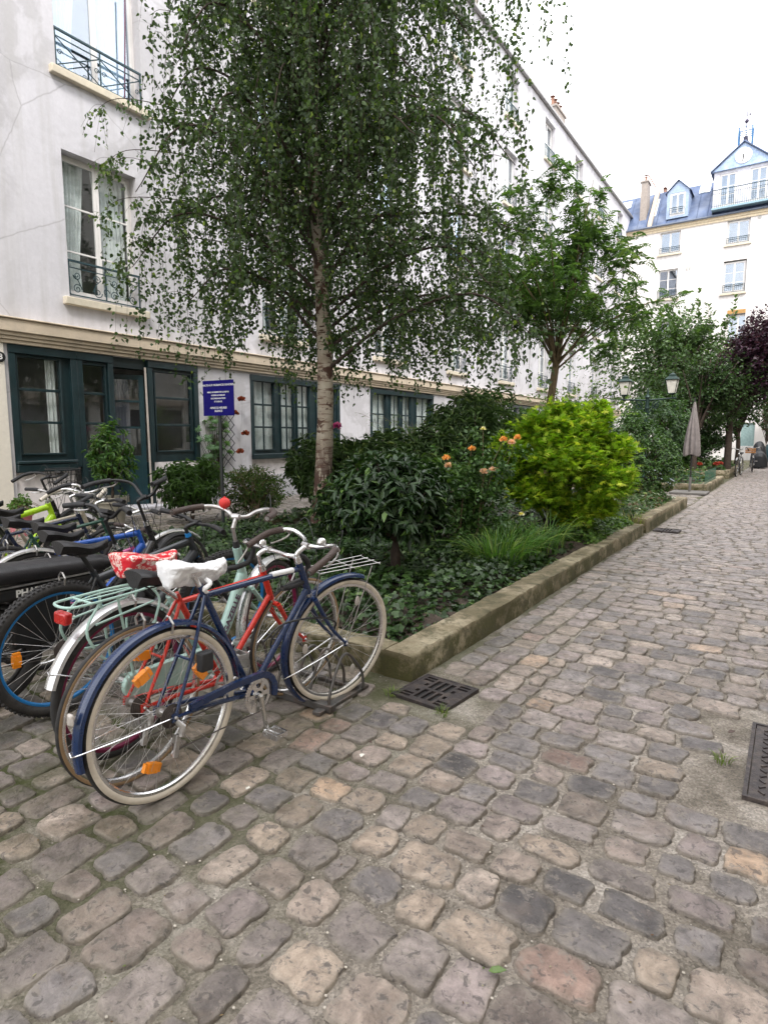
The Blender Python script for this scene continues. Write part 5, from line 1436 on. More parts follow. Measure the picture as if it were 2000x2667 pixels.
RNG = np.random.default_rng(33)
BX, BY = -5.62, 6.65
birch = thing('birch_tree', 'tall weeping birch with pale peeling trunk and hanging curtains of leaves behind the bicycles', 'tree', (BX, BY, .05))
def trunk_at(z): return np.array([.10*math.sin(z*.75)+.012*z, .05*math.sin(z*.6+1)+.01*z, z])
mb = MB(); zs_ = np.linspace(0, 9.6, 60)
mb.tube([trunk_at(z) for z in zs_], [.118*(1-z/11.5)**.85*(1+.35*math.exp(-z*3.5))+.01+RNG.normal(0,.0025) for z in zs_], 20)
trk = mb.obj('trunk', bark, birch, ang=0)
mbB = MB(); A_, B_ = [], []
LF = MB()
toc = unit(np.array([-BX, -BY]))  # towards the yard's open side
nb = 92
for i in range(nb):
    z0 = 2.3 + 7.0*(i/nb)**.95
    az = i*2.399963 + RNG.uniform(-.3, .3)
    dirh = np.array([math.cos(az), math.sin(az)])
    reach = (RNG.uniform(1.7, 2.8) if z0 < 4.8 else RNG.uniform(1.35, 2.7))*(1 if z0 < 7.8 else max(.35, 1-(z0-7.8)/3.0))
    rise = RNG.uniform(.3, 1.5) if z0 > 3.2 else RNG.uniform(.5, 1.3)
    near = max(0, dirh@toc)
    if near > .6: reach *= .7
    lf_ = dirh@np.array([-.83,-.56])
    if lf_ > .3: reach *= (.86 if z0 < 5.2 else .68)
    if lf_ < -.5 and z0 > 6: reach *= 1.1
    if lf_ < -.35 and z0 < 5: reach *= 1.22
    if z0 < 3.8 and near > .85: continue
    b0 = trunk_at(z0)
    p1 = b0 + np.array([dirh[0]*reach*.4, dirh[1]*reach*.4, rise*.65])
    p2 = b0 + np.array([dirh[0]*reach*.8, dirh[1]*reach*.8, rise*.85])
    p3_ = b0 + np.array([dirh[0]*reach*1.08, dirh[1]*reach*1.08, rise*.25])
    path = bez([b0, p1, p2, p3_], 24)
    mbB.tube(path, np.linspace(.03, .005, len(path))*(1 if z0 < 7 else .7), 6)
    ns = int(6 + reach*9)
    for s in range(ns):
        u = RNG.uniform(.22, 1); q = path[int(u*(len(path)-1))]
        sd = rnd_dir(1)[0]; sd[2] = abs(sd[2])*.2
        L0 = RNG.uniform(.15, .6); q1 = q + sd*L0
        ln = RNG.uniform(.5, 2.0)
        ln = min(ln, max(.25, q1[2]-(1.95+RNG.uniform(0, .7))))
        wob = RNG.normal(0, .06, 2)
        q2 = q1 + np.array([sd[0]*.12+wob[0]*.5, sd[1]*.12+wob[1]*.5, -ln*.45]); q3 = q1 + np.array([sd[0]*.16+wob[0], sd[1]*.16+wob[1], -ln])
        sp_ = bez([q, q1, q2, q3], 12)
        mbB.tube(sp_, np.linspace(.004, .0012, len(sp_)), 3, caps=False)
        m_ = int(15 + ln*32)
        u = RNG.random(m_)**.8; idx_ = np.minimum((u*(len(sp_)-1)).astype(int), len(sp_)-2); fr_ = u*(len(sp_)-1)-idx_
        P = sp_[idx_]*(1-fr_[:,None]) + sp_[idx_+1]*fr_[:,None]
        P = P + rnd_dir(m_)*RNG.uniform(.0, .10, (m_,1))
        D = unit(rnd_dir(m_)*.75 + np.array([0,0,-.8]))
        leaves(LF, P, D, rnd_dir(m_), .060*RNG.uniform(.6, 1.25, m_), .052*RNG.uniform(.7, 1.15, m_), BIRCHL,
               tints(m_, [(.042,.075,.022),(.065,.112,.03),(.03,.056,.02),(.17,.24,.045)], (5,4,4,.5)))
# three long sprays reaching over the windows on the left
for (ex, ey, ez, sx0, z0) in ((-8.45,5.2,5.85,0,4.6),(-8.6,5.3,4.55,0,3.7),(-8.3,5.2,5.1,0,4.2),(-8.2,5.3,3.9,0,3.3)):
    b0 = trunk_at(z0); e = np.array([ex-BX, ey-BY, ez-.05]); path = bez([b0, b0+(e-b0)*.4+np.array([0,.1,.5]), b0+(e-b0)*.8+np.array([.05,-.1,.38]), e], 24)
    mbB.tube(path, np.linspace(.012, .0015, len(path)), 5)
    for k in range(18):
        q = path[int(RNG.uniform(.35, 1)*(len(path)-1))]; e2 = q + np.array([RNG.normal(0,.16), RNG.normal(0,.16), -RNG.uniform(.1,.5)])
        sp_ = bez([q, (q+e2)/2+np.array([0,0,.05]), e2], 6); mbB.tube(sp_, .002, 3, caps=False)
        m_ = 9; u = RNG.random(m_)
        P = q+(e2-q)*u[:,None]+rnd_dir(m_)*.04
        leaves(LF, P, unit(rnd_dir(m_)*.6+np.array([0,0,-.8])), rnd_dir(m_), .06*RNG.uniform(.7,1.2,m_), .052, BIRCHL, tints(m_, [(.045,.085,.02),(.06,.11,.025),(.14,.2,.04)], (4,3,1)))
mbB.obj('branches', BARKD, birch, ang=0)
LF.obj('crown', LEAF, birch, smooth=False)

def tree(name, label, x, y, z, trunk_h, r, crown_c, crown_r, ntw, npt, Ls, Ws, tmpl, cols, wts=None, mat_=LEAF, bark_=BARKG, tw=.4, droop=.3, lean=(0,0), stems=1, group=None, cat='tree', lump=.35, face_up=.5, shell=.45, nl=14, part='crown', taper=0):
    t = thing(name, label, cat, (x, y, z), 0, group)
    cc = np.array(crown_c, float); cr_ = np.array(crown_r, float)
    mb = MB(); tips = []
    for s in range(stems):
        off = np.array([RNG.normal(0, .08)*(stems > 1), RNG.normal(0,.08)*(stems > 1), 0])
        top = np.array([lean[0], lean[1], trunk_h])+off*2
        mb.tube(bez([off, (off+top)/2+np.array([RNG.normal(0,.03),RNG.normal(0,.03),0]), top], 10), np.linspace(r, r*.75, len(bez([off,off,top],10))), 10)
        for k in range(nl):
            d = rnd_dir(1)[0]; d[2] = abs(d[2])*.9+.1; e = cc + d*cr_*RNG.uniform(.55,.85)
            m1 = top+(e-top)*.45+np.array([0,0,.1*cr_[2]]); pth = bez([top*RNG.uniform(.8,1), m1, e], 10)
            mb.tube(pth, np.linspace(r*.45, r*.08, len(pth)), 5); tips.append(pth)
    mb.obj('trunk', bark_, t, ang=0)
    # clumpy twigs: a lumpy radius makes the outline uneven
    K = 26; lc = rnd_dir(K); la = RNG.uniform(-lump, lump, K)
    d = rnd_dir(ntw); rr = 1 + (np.exp(8*(d@lc.T-1))*la).sum(1)
    u = RNG.uniform(shell, 1, ntw)
    # leave some holes
    B = cc + d*cr_*(rr*u)[:,None]
    hc = cc + rnd_dir(16)*cr_*RNG.uniform(.5, 1.0, (16,1)); hr_ = RNG.uniform(.1, .22, 16)*cr_.mean()
    keep = np.ones(ntw, bool)
    for h_, q in zip(hc, hr_): keep &= np.linalg.norm(B-h_, axis=1) > q
    B = B[keep]; d = d[keep]; nn = len(B)
    if taper: B[:,:2] = B[:,:2]*(taper+(1-taper)*np.clip((B[:,2]-cc[2]+cr_[2])/(1.5*cr_[2]), 0, 1))[:,None]
    A = B - unit(d*np.array([1,1,.4])+rnd_dir(nn)*.5+np.array([0,0,.25]))*tw
    mt = MB()
    for i in range(0, nn, 2): mt.tube([A[i], (A[i]+B[i])/2+np.array([0,0,.02]), B[i]], [.004,.003,.0015], 3, caps=False)
    mt.obj('twigs', bark_, t, ang=0)
    lf = MB(); twig_batch(lf, A, B, npt, .02, Ls, Ws, tmpl, cols, wts, droop, tw*.1, face_up=face_up)
    lf.obj(part, mat_, t, smooth=False)
    return t
RNG = np.random.default_rng(21)
# rowan-like tree in the bed (feathery leaves)
def pads(P, per):
    out, ctr = [], []
    for (u, v, z, r) in P:
        n = int(per*r**2); d = rnd_dir(n); q = d*r*(RNG.uniform(.1, 1, n)**.5)[:,None]
        c = np.array([.83*u-.56*v, .56*u+.83*v, z]); out.append(c+q); ctr.append(np.tile(c, (n,1)))
    return np.concatenate(out), np.concatenate(ctr)
def pinnate(mb, A, B, cols, wts, npt, L=.2, w=.014):
    n = len(A)
    for _ in range(npt):
        u = RNG.uniform(.2, 1, n); P = A+(B-A)*u[:,None]
        D = unit(unit(B-A)*.5+rnd_dir(n)*.8+np.array([0,0,-.15])); S = unit(np.cross(D, np.array([0,0,1.])+rnd_dir(n)*.3))
        tc_ = tints(n, cols, wts)
        Ls = L*RNG.uniform(.7, 1.2, n)
        for k in range(6):
            for s in (-1, 1):
                p = P + D*(Ls*(k+.6)/6.5)[:,None] + np.array([0,0,-.004*k*k*.6])
                leaves(mb, p, unit(D*.55+S*s), np.tile([0,0,1.], (n,1))+rnd_dir(n)*.3, .075, .022, LANCE, tc_)
rw = thing('rowan_tree', 'slender young tree with feathery leaves rising from the bed behind the bright maple', 'tree', (-3.65, 10.6, .1))
mb = MB(); mb.tube(bez([(0,0,0),(-.03,0,1.2),(.08,.05,2.4),(.12,.05,2.75)], 14), np.linspace(.078,.058,len(bez([(0,0,0),(0,0,1),(0,0,2),(0,0,3)],14))), 12)
A, B = [], []
for k in range(40):
    az = k*2.4; el = R(18+60*((k*.618) % 1)); ln = RNG.uniform(1.75, 2.9)*(.85 if el < R(38) else 1)*(1.1 if math.cos(az) > 0 else .85)
    b = np.array([.11,.05,2.5+.25*RNG.random()]); e = b+np.array([math.cos(az)*math.cos(el)*ln*.85, math.sin(az)*math.cos(el)*ln*.8, math.sin(el)*ln*1.2])
    pth = bez([b, b+(e-b)*.5+np.array([0,0,.2]), e], 12); mb.tube(pth, np.linspace(.02, .003, len(pth)), 5)
    for s in range(15):
        q = pth[int(RNG.uniform(.35, 1)*(len(pth)-1))]; A.append(q); B.append(q+rnd_dir(1)[0]*RNG.uniform(.25,.6)*np.array([1,1,.7]))
mb.obj('trunk', BARKG, rw, ang=0)
A, B = A[::2], B[::2]
RP = [(0,0,5.75,.42),(-.55,0,5.15,.58),(.55,0,5.1,.55),(0,0,4.4,.72),(-1.05,.2,4.3,.55),(1.1,-.2,4.35,.52),(1.45,0,3.6,.42),(-.55,0,3.55,.5),(.55,.1,3.5,.5),(-1.25,0,3.4,.42),(1.0,0,3.0,.3)]
q_, qc_ = pads(RP, 115)
for q, c_ in zip(q_, qc_): A.append(q-unit(q-c_+np.array([0,0,.35]))*.32); B.append(q)
mb = MB(); A, B = np.array(A), np.array(B); pinnate(mb, A, B, [(.075,.14,.045),(.10,.18,.05),(.06,.11,.04),(.16,.24,.06)], (4,4,3,1), 4)
mb.obj('crown', LEAF, rw, smooth=False)

# bright yellow-green maple
RNG = np.random.default_rng(5)
def pads(P, per):
    """points spread through a set of flattened leafy pads; u runs across the yard view, v in depth"""
    out, ctr = [], []
    for (u, v, z, r) in P:
        n = int(per*r**2); d = rnd_dir(n); q = d*np.array([r, r, r*.62])*(RNG.uniform(.1, 1, n)**.5)[:,None]*RNG.uniform(.8, 1.15, (n,1))
        c = np.array([.83*u-.56*v, .56*u+.83*v, z]); out.append(c+q); ctr.append(np.tile(c, (n,1)))
    return np.concatenate(out), np.concatenate(ctr)
mt_ = thing('maple_shrub', 'bright yellow-green Japanese maple shrub spilling over the stone kerb', 'shrub', (-2.50, 7.75, .1))
MP = [(-.62,0,1.22,.36),(-.2,.1,1.50,.42),(.35,0,1.58,.36),(.72,.1,1.22,.38),(-.66,0,.92,.30),(.0,-.25,1.1,.52),(.45,-.25,.85,.46),(-.3,-.15,.68,.42),(.2,-.1,.45,.42),(.1,-.1,1.4,.42),(.78,0,.8,.3),(.55,0,.5,.3),(0,.3,1.2,.5),(-.05,0,1.75,.2),(.52,.1,1.75,.16)]
B, Cc_ = pads(MP, 1350); A = B - unit(B-Cc_+np.array([0,0,.15]))*.14 - np.array([0,0,.06])
mb = MB(); c0 = np.array([0,0,0.])
for (u, v, z, r) in MP:
    c = np.array([.83*u-.56*v, .56*u+.83*v, z]); pth = bez([c0+RNG.normal(0,.03,3)*np.array([1,1,0]), c*.45+np.array([0,0,.1]), c, c+np.array([.83*u*.3, .56*u*.3, r*.5])], 14); mb.tube(pth, np.linspace(.028,.003,len(pth)), 6)
mb.obj('trunk', BARKD, mt_, ang=0)
mb = MB(); twig_batch(mb, A, B, 6, .05, .080, .080, MAPLE, [(.20,.33,.02),(.30,.42,.03),(.12,.22,.015),(.48,.52,.06)], (4,3.6,3,1.5), .3, .01, face_up=.72, out=.8); mb.obj('foliage', LEAFM, mt_, smooth=False)
RNG = np.random.default_rng(8)
# big-leaved laurel
def whorls(mb, C_, D_, nl, L_, W_, tmpl, cols, wts, droop=.35, up=.5):
    n = len(C_)
    for k in range(nl):
        a = 2*PI*k*.382; e1 = unit(np.cross(D_, np.array([.3,.2,1.])+0*D_)); e2 = np.cross(D_, e1)
        D = unit(D_*RNG.uniform(-.1,.9,(n,1)) + e1*math.cos(a) + e2*math.sin(a) + rnd_dir(n)*.5 + np.array([0,0,-droop*1.0]))
        leaves(mb, C_-D_*.014*k+rnd_dir(n)*L_*.22, D, D_+rnd_dir(n)*.4+np.array([0,0,up]), L_*RNG.uniform(.7,1.15,n), W_*RNG.uniform(.8,1.15,n), tmpl, tints(n, cols, wts, .2))
def shrub_whorl(name, label, x, y, z, c, r, n, nl, L_, W_, cols, wts, stem=.03, stems=3, tmpl=LANCE, mat_=LEAFG, cat='shrub', shell=.55, droop=.35, zmin=-.6, up=.5, sh=.3, group=None):
    t = thing(name, label, cat, (x, y, z), 0, group)
    d = rnd_dir(int(n*1.6)); d = d[d[:,2] > zmin][:n]; n = len(d)
    K = rnd_dir(14); la = RNG.uniform(-.25,.22,14); rr = 1+(np.exp(7*(d@K.T-1))*la).sum(1)
    C_ = np.array(c)+d*np.array(r)*(rr*RNG.uniform(shell,1,n))[:,None]
    mb = MB()
    for i in range(0, n, max(1, n//60)):
        s = i % stems; b = np.array([.06*math.cos(s*2.1)*(stems>1), .06*math.sin(s*2.1)*(stems>1), 0]); m1 = np.array([b[0]*1.5, b[1]*1.5, sh])
        pth = bez([b, m1, m1+(C_[i]-m1)*.55+np.array([0,0,.05]), C_[i]], 12); mb.tube(pth, np.linspace(stem, .004, len(pth))*.8, 5)
    mb.obj('stems', BARKD, t, ang=0)
    mb = MB(); D_ = unit(d*np.array([1,1,.6])+np.array([0,0,.75])); whorls(mb, C_, D_, nl, L_, W_, tmpl, cols, wts, droop, up)
    mb.obj('foliage', mat_, t, smooth=False); return t
DG = [(.022,.052,.015),(.034,.07,.02),(.016,.037,.012),(.085,.15,.032)]
shrub_whorl('laurel_shrub', 'dark glossy laurel on a short trunk, right behind the front wheel of the blue bicycle', -2.93, 4.55, .1, (.0,-.02,.80), (.62,.60,.44), 520, 8, .115, .042, DG, (4,4,4,.7), stem=.045, stems=1, zmin=-.75, sh=.4, droop=.15, up=.9)
OL = [(.075,.13,.045),(.10,.17,.055),(.05,.09,.032),(.17,.23,.075)]
shrub_whorl('oleander_shrub', 'tall narrow-leaved oleander filling the middle of the bed behind the orange roses', -3.75, 7.75, .1, (0,0,1.12), (.9,.8,1.05), 800, 12, .125, .014, OL, (4,4,4,1), stem=.02, stems=6, droop=-.35, sh=.2, shell=.3)
shrub_whorl('oleander_shrub', 'loose oleander with long drooping leaves just left of and behind the birch trunk', -6.1, 7.55, .1, (0,0,.75), (.75,.7,.75), 420, 12, .14, .016, OL, (4,4,4,.7), stem=.02, stems=6, droop=.15, sh=.2)
shrub_whorl('oleander_shrub', 'oleander with narrow leaves just right of the birch trunk, above the laurel', -4.7, 7.1, .1, (0,0,.75), (.75,.6,.72), 520, 12, .13, .015, OL, (4,4,4,1), stem=.02, stems=6, droop=.1, sh=.2)
tree('feathery_shrub', 'pale green airy shrub in front of the third green shop window', -6.2, 10.6, .1, .5, .025, (0,0,1.1), (1.0,.9,.75), 420, 9, .035, .02, ROUND, [(.09,.15,.035),(.13,.2,.05),(.06,.11,.03)], None, LEAF, BARKG, .3, .2, stems=4, cat='shrub', part='foliage')
tree('feathery_shrub', 'light green rounded shrub behind the laurel, under the green windows', -4.9, 9.0, .1, .3, .025, (0,0,.85), (.85,.8,.62), 420, 10, .05, .04, ROUND, [(.07,.14,.025),(.10,.18,.03),(.05,.10,.02)], None, LEAF, BARKG, .3, .2, stems=4, cat='shrub', part='foliage')
# roses
rs = thing('rose_bush', 'rose bush with orange and pale pink blooms between the oleander and the maple', 'rose bush', (-3.0, 6.1, .12))
mb = MB(); tips = []
FLP = [(-2.90,6.02,1.30),(-2.62,6.22,1.40),(-2.56,6.30,1.37),(-2.52,6.36,1.42),(-3.12,5.85,1.20),(-3.10,5.86,1.12),(-2.66,6.05,1.08),(-2.74,6.0,1.06),(-2.9,6.3,1.52),(-2.35,6.1,.62)]
A, B = [], []
for (x, y, z) in FLP:
    e = np.array([x+3.0, y-6.1, z-.12]); b = np.array([RNG.normal(0,.1), RNG.normal(0,.1), 0]); pth = bez([b, b*1.3+(e-b)*.5+np.array([0,0,.1]), e], 12); mb.tube(pth, np.linspace(.008,.003,len(pth)), 5)
    for k in range(40):
        q = pth[int(RNG.uniform(.1,1)*(len(pth)-1))]; A.append(q); B.append(q+rnd_dir(1)[0]*.26)
mb.obj('stems', BARKG, rs, ang=0); mb = MB(); twig_batch(mb, np.array(A), np.array(B), 8, .02, .05, .036, ROUND, [(.035,.08,.02),(.05,.11,.025),(.07,.14,.03)]); mb.obj('foliage', LEAFG, rs, smooth=False)
PETAL = leaf_mat('petal', .6, .3, .2)
def bloom(parent, p, r, cols, name='bloom', n=46):
    mb = MB(); k = n; d = rnd_dir(k); d[:,2] = np.abs(d[:,2])*.9+.05; d = unit(d)
    P = np.array(p)+d*r*RNG.uniform(.15,.55,(k,1)); leaves(mb, P, unit(d+rnd_dir(k)*.5), d, r*1.0, r*1.0, ROUND, tints(k, cols)); return mb.obj(name, PETAL, parent, smooth=False)
for i, (x, y, z) in enumerate(FLP):
    cols_ = [(.8,.38,.12),(.85,.5,.2)] if i in (0,1,3,4) else [(.8,.5,.38),(.85,.62,.5)] if i < 8 else [(.75,.65,.2),(.85,.8,.7)]
    bloom(rs, (x+3.0, y-6.1, z-.12), .036 if i < 8 else .025, cols_)
# daylilies
def blades(mb, cx, cy, z, n, L_, w, cols, sr=.12):
    for i in range(n):
        a = RNG.uniform(0, 2*PI); r0 = sr*math.sqrt(RNG.random()); b = np.array([cx+r0*math.cos(a), cy+r0*math.sin(a), z]); d = np.array([math.cos(a+RNG.normal(0,.5)), math.sin(a+RNG.normal(0,.5)), 0]); ln = L_*RNG.uniform(.6,1.15); arch = RNG.uniform(.35,1.0)
        k = 6; s = np.array([-d[1], d[0], 0]); V = []
        for j in range(k+1):
            u = j/k; p = b + d*ln*arch*u*u*.75 + np.array([0,0,ln*(u-arch*.62*u**2.4)]); ww = w*(1-u**2.2)*.5+.0006
            V += [p-s*ww, p+np.array([0,0,-ww*.5]), p+s*ww]
        F = [(3*j+q, 3*j+q+1, 3*j+q+4, 3*j+q+3) for j in range(k) for q in (0,1)]
        mb.add(V, F, tints(1, cols)[0])
LC = [(.07,.16,.03),(.10,.21,.04),(.05,.11,.025),(.18,.25,.06)]
for (x, y, n, lab) in ((-2.4,5.6,230,'arching strap-leaved daylily clump spilling toward the kerb in front of the others'),(-2.42,6.1,230,'arching daylily clump beside the kerb, second nearest to the camera'),(-2.75,6.55,200,'daylily clump behind the nearest one, below the roses'),(-2.35,6.75,120,'daylily clump close to the left foot of the maple')):
    t = thing('daylily_clump', lab, 'plant', (x, y, .12), 0, 'daylily clumps by the kerb'); mb = MB(); blades(mb, 0, 0, 0, n, .58, .014, LC, .26); mb.obj('leaves', LEAF, t, smooth=False)
# ivy carpet
mb = MB()
def ivy(mb, n, x0, x1, y0, y1, z0, hgt, sz, cols, wts=None):
    X = RNG.uniform(x0, x1, n); Y = RNG.uniform(y0, y1, n)
    bump_ = .5+.5*np.sin(X*3.1+1)*np.sin(Y*2.7+.5); e = np.minimum(np.minimum(X-x0, x1-X), np.minimum(Y-y0, y1-Y)); h_ = hgt*(.45+.55*bump_)*np.clip(e/.25+.15, 0, 1)
    Z = z0 + h_*RNG.random(n)**.45
    P = np.stack([X, Y, Z], -1); D = rnd_dir(n); D[:,2] = D[:,2]*.45-.12; Nn = unit(rnd_dir(n)*.55+np.array([0,-.15,1.]))
    leaves(mb, P, D, Nn, sz*RNG.uniform(.55,1.2,n), sz*RNG.uniform(.6,1.15,n), IVY, tints(n, cols, wts))
IV = [(.018,.04,.010),(.03,.064,.016),(.048,.095,.024),(.10,.16,.04)]
ivy(mb, 15000, -6.8, -2.02, 3.16, 6.4, .10, .26, .05, IV, (4,4,2,.7)); ivy(mb, 6500, -6.8, -2.05, 6.4, 13.6, .12, .28, .065, IV, (4,4,2,.7))
tag(mb.obj('ivy_carpet', LEAFG, smooth=False), 'dense carpet of small ivy leaves covering the near bed', 'ivy', kind='stuff')
for (x, y, z, cx, n, lab) in ((-3.25,4.15,.1,.22,34,'low broad-leaved seedling below the laurel, near the kerb corner'),(-3.9,4.1,.1,.25,34,'low broad-leaved seedling left of the laurel trunk')):
    shrub_whorl('laurel_seedling', lab, x, y, z, (0,0,.26), (.25,.25,.16), n, 8, .1, .032, DG, (4,4,3,1.5), stem=.01, stems=3, zmin=-.2, sh=.1, group='laurel seedlings')
# plants near the end of the first bed
shrub_whorl('box_shrub', 'dense upright dark green shrub behind the maple, clipped into a column', -2.75, 12.9, .1, (.1,0,.85), (.75,.7,.9), 900, 8, .075, .034, [(.05,.11,.022),(.07,.15,.03),(.035,.08,.02),(.12,.21,.04)], (4,4,4,1), stem=.02, stems=4, zmin=-.95, shell=.75, droop=.2)
mb = MB(); ivy(mb, 2600, -2.75, -1.9, 9.9, 13.6, .15, .34, .05, [(.05,.10,.025),(.08,.14,.04),(.14,.10,.05),(.5,.55,.42)], (4,4,2,.35)); blades(mb, -1.95, 9.7, .1, 90, .3, .006, [(.2,.24,.06),(.28,.28,.1)], .15)
tag(mb.obj('mixed_groundcover', LEAF, smooth=False), 'low mixed plants with small white flowers at the far end of the first bed', 'ground cover', kind='stuff')
mb = MB(); ivy(mb, 2200, -2.5, -1.9, 7.4, 9.5, .12, .3, .045, [(.08,.16,.03),(.12,.2,.04),(.05,.1,.02)])
tag(mb.obj('fern_groundcover', LEAF, smooth=False), 'soft light green ground cover at the foot of the maple along the kerb', 'ground cover', kind='stuff')
# sapling with tiered twigs
tree('sapling', 'thin pale green sapling with spreading twigs rising above the maple', -3.7, 12.2, .1, 1.4, .02, (0,0,2.1), (1.0,1.0,.5), 120, 7, .06, .045, ROUND, [(.12,.2,.05),(.16,.25,.06)], None, LEAF, BARKG, .4, .1, cat='tree', nl=9)
# grass tufts in the joints
gt = [(-1.42,2.66),(-1.78,2.72),(-.17,2.95)]
for i, (x, y) in enumerate(gt):
    mb = MB(); blades(mb, 0, 0, 0, 45, .06, .0022, [(.10,.15,.03),(.16,.2,.05)], .035); o = mb.obj('grass_tuft', LEAF, None, smooth=False); o.location = (x, y, -.005)
    tag(o, ['small grass tuft in the joint in front of the near drain grate','green weeds at the foot of the kerb corner','grass tuft at the left edge of the manhole cover'][i], 'grass tuft')
# ---- yard plants along the left facade
def pot(name, label, x, y, r, h, m_, soil_=True):
    t = thing(name, label, 'flower pot', (x, y, .0)); mb = MB(); mb.lathe([(.001,0),(r*.72,0),(r*.95,h*.8),(r*1.06,h*.81),(r*1.08,h),(r*.97,h),(r*.9,h*.86),(.001,h*.85)], 24); mb.obj('pot_body', m_, t); return t
PINKP = M_('pink_pot_glaze', (.5,.16,.19), .5); STONEP = M_('grey_pot', (.28,.26,.21), .85, bump=.3)
pot('flower_pot', 'pink flower pot standing against the wall at the far left', -9.35, 4.35, .17, .36, PINKP)
tree('potted_herb', 'small leafy herb growing in the pink pot', -9.35, 4.35, .32, .05, .01, (0,0,.14), (.2,.2,.15), 110, 7, .04, .03, ROUND, [(.07,.15,.03),(.1,.2,.04)], None, LEAF, BARKG, .12, .1, stems=4, cat='plant', nl=3, part='foliage')
pot('flower_pot', 'large round greyish pot holding the small tree beside the door', -9.3, 5.75, .28, .46, STONEP)
shrub_whorl('potted_tree', 'small leafy tree in the grey pot, in front of the green door frame', -9.3, 5.75, .4, (0,0,.72), (.42,.42,.55), 200, 8, .11, .045, [(.035,.085,.02),(.05,.12,.025),(.09,.17,.03)], None, stem=.02, stems=3, mat_=LEAF, zmin=-.9, sh=.2, shell=.3)
shrub_whorl('potted_shrub', 'broad leafy shrub in a pale pot right of the open door', -8.3, 6.55, .05, (0,0,.62), (.62,.6,.5), 330, 10, .12, .03, [(.028,.06,.014),(.04,.085,.018),(.06,.12,.025)], None, stem=.015, stems=6, mat_=LEAF, zmin=-.8, sh=.15, shell=.4)
tree('potted_shrub', 'round fine-leaved bush by the sign post, right of the broad leafy shrub', -7.9, 7.6, .0, .2, .02, (0,0,.55), (.68,.6,.5), 520, 9, .07, .018, LANCE, [(.035,.075,.015),(.05,.10,.02),(.09,.14,.03)], None, LEAF, BARKG, .25, .1, stems=5, cat='shrub', part='foliage')
pot('flower_pot', 'pale plastic pot at the foot of the door frame', -9.5, 7.35, .15, .38, M_('pale_pot', (.5,.5,.5), .6))
pot('flower_pot', 'wide clay saucer pot in the path left of the birch', -7.2, 8.3, .3, .14, M_('old_clay', (.2,.16,.13), .85))
# climbing plant and trellis on the wall between the green fronts
t = thing('trellis', 'dark diamond trellis fixed to the white wall beside the blue sign', 'trellis', (FX+.03, 9.25, .7))
mb = MB()
for k in range(9):
    z0 = k*.2
    for s in (-1, 1): mb.box((-.008,-.006,0),(.008,.006,.56), M=Matrix.Translation((.012+.008*s, s*.2, z0)) @ Matrix.Rotation(R(45)*s, 4, 'X'))
mb.obj('lattice', M_('trellis_wood', (.05,.055,.06), .7), t)
shrub_whorl('climbing_plant', 'climbing plant with big lobed leaves on the wall left of the trellis', FX+.12, 8.85, .2, (0,0,1.15), (.16,.5,1.0), 60, 4, .13, .13, [(.10,.18,.09),(.14,.24,.12)], None, stem=.01, stems=3, tmpl=MAPLE, mat_=LEAFM, shell=.3, zmin=-1, sh=.3)
rf_ = thing('hanging_plant', 'rusty red flowering plants hanging on the trellis', 'plant', (FX+.2, 9.45, 1.0))
for i, (dy, dz) in enumerate(((0,.1),(.18,.5),(-.12,.95),(.1,1.25))):
    bloom(rf_, (0, dy, dz), .075, [(.22,.04,.025),(.32,.08,.05),(.12,.05,.03)], 'flower_cluster', 40)
bloom(thing('orchid_flower', 'magenta flower spray just right of the birch trunk', 'flower', (-6.6, 8.35, 1.6)), (0,0,0), .08, [(.5,.05,.3),(.6,.15,.4)], 'bloom', 50)
# ---- second and third beds, background trees
shrub_whorl('viburnum_shrub', 'tall mixed green shrub behind the closed parasol', -3.4, 19.6, .1, (0,0,1.35), (1.25,1.2,1.4), 900, 8, .11, .05, [(.025,.06,.02),(.04,.085,.03),(.07,.12,.05)], None, stem=.03, stems=5, shell=.55, zmin=-.9, mat_=LEAF)
shrub_whorl('viburnum_shrub', 'grey-green shrub left of the lantern post', -5.6, 18.8, .1, (0,0,1.3), (1.2,1.1,1.2), 700, 8, .12, .06, [(.05,.09,.06),(.08,.13,.09),(.03,.06,.03)], None, stem=.03, stems=5, shell=.55, zmin=-.9, mat_=LEAF)
tree('cherry_tree', 'leafy tree with upright shoots against the far building', -4.6, 27.0, .1, 2.0, .12, (.4,0,4.3), (2.6,1.8,2.3), 2300, 8, .15, .09, ROUND, [(.075,.13,.045),(.11,.18,.065),(.05,.09,.03)], None, LEAF, BARKD, .7, .4, cat='tree', nl=22, lump=.75, shell=.35)
t = thing('cherry_shoots', 'upright leafy shoots topping the tree in front of the far windows', 'shoots', (-4.2, 26.8, 5.0)); mb = MB(); st = MB()
for (x, h) in ((-1.2,1.0),(-.5,1.5),(.2,1.1),(.9,2.1),(1.3,1.5),(1.9,1.7),(-1.9,.7),(1.6,1.0)):
    b = np.array([x,RNG.normal(0,.2),-.4]); e = np.array([x+RNG.normal(0,.15), 0, h]); st.tube([b,(b+e)/2,e],[.012,.009,.004],4)
    A = np.tile(b,(10,1)); B = np.tile(e,(10,1)); twig_batch(mb, A, B, 6, .05, .16, .09, ROUND, [(.07,.12,.04),(.10,.16,.06)], droop=.1)
st.obj('stems', BARKG, t, ang=0); mb.obj('foliage', LEAF, t, smooth=False)
tree('green_tree', 'spreading green tree over the far beds left of the purple tree', -3.0, 24.6, .1, 1.7, .12, (.2,.3,3.1), (2.0,1.6,1.5), 1600, 8, .11, .06, ROUND, [(.045,.09,.03),(.065,.12,.04),(.03,.06,.02)], None, LEAF, BARKD, .7, .3, lump=.8, shell=.35, cat='tree', nl=18)
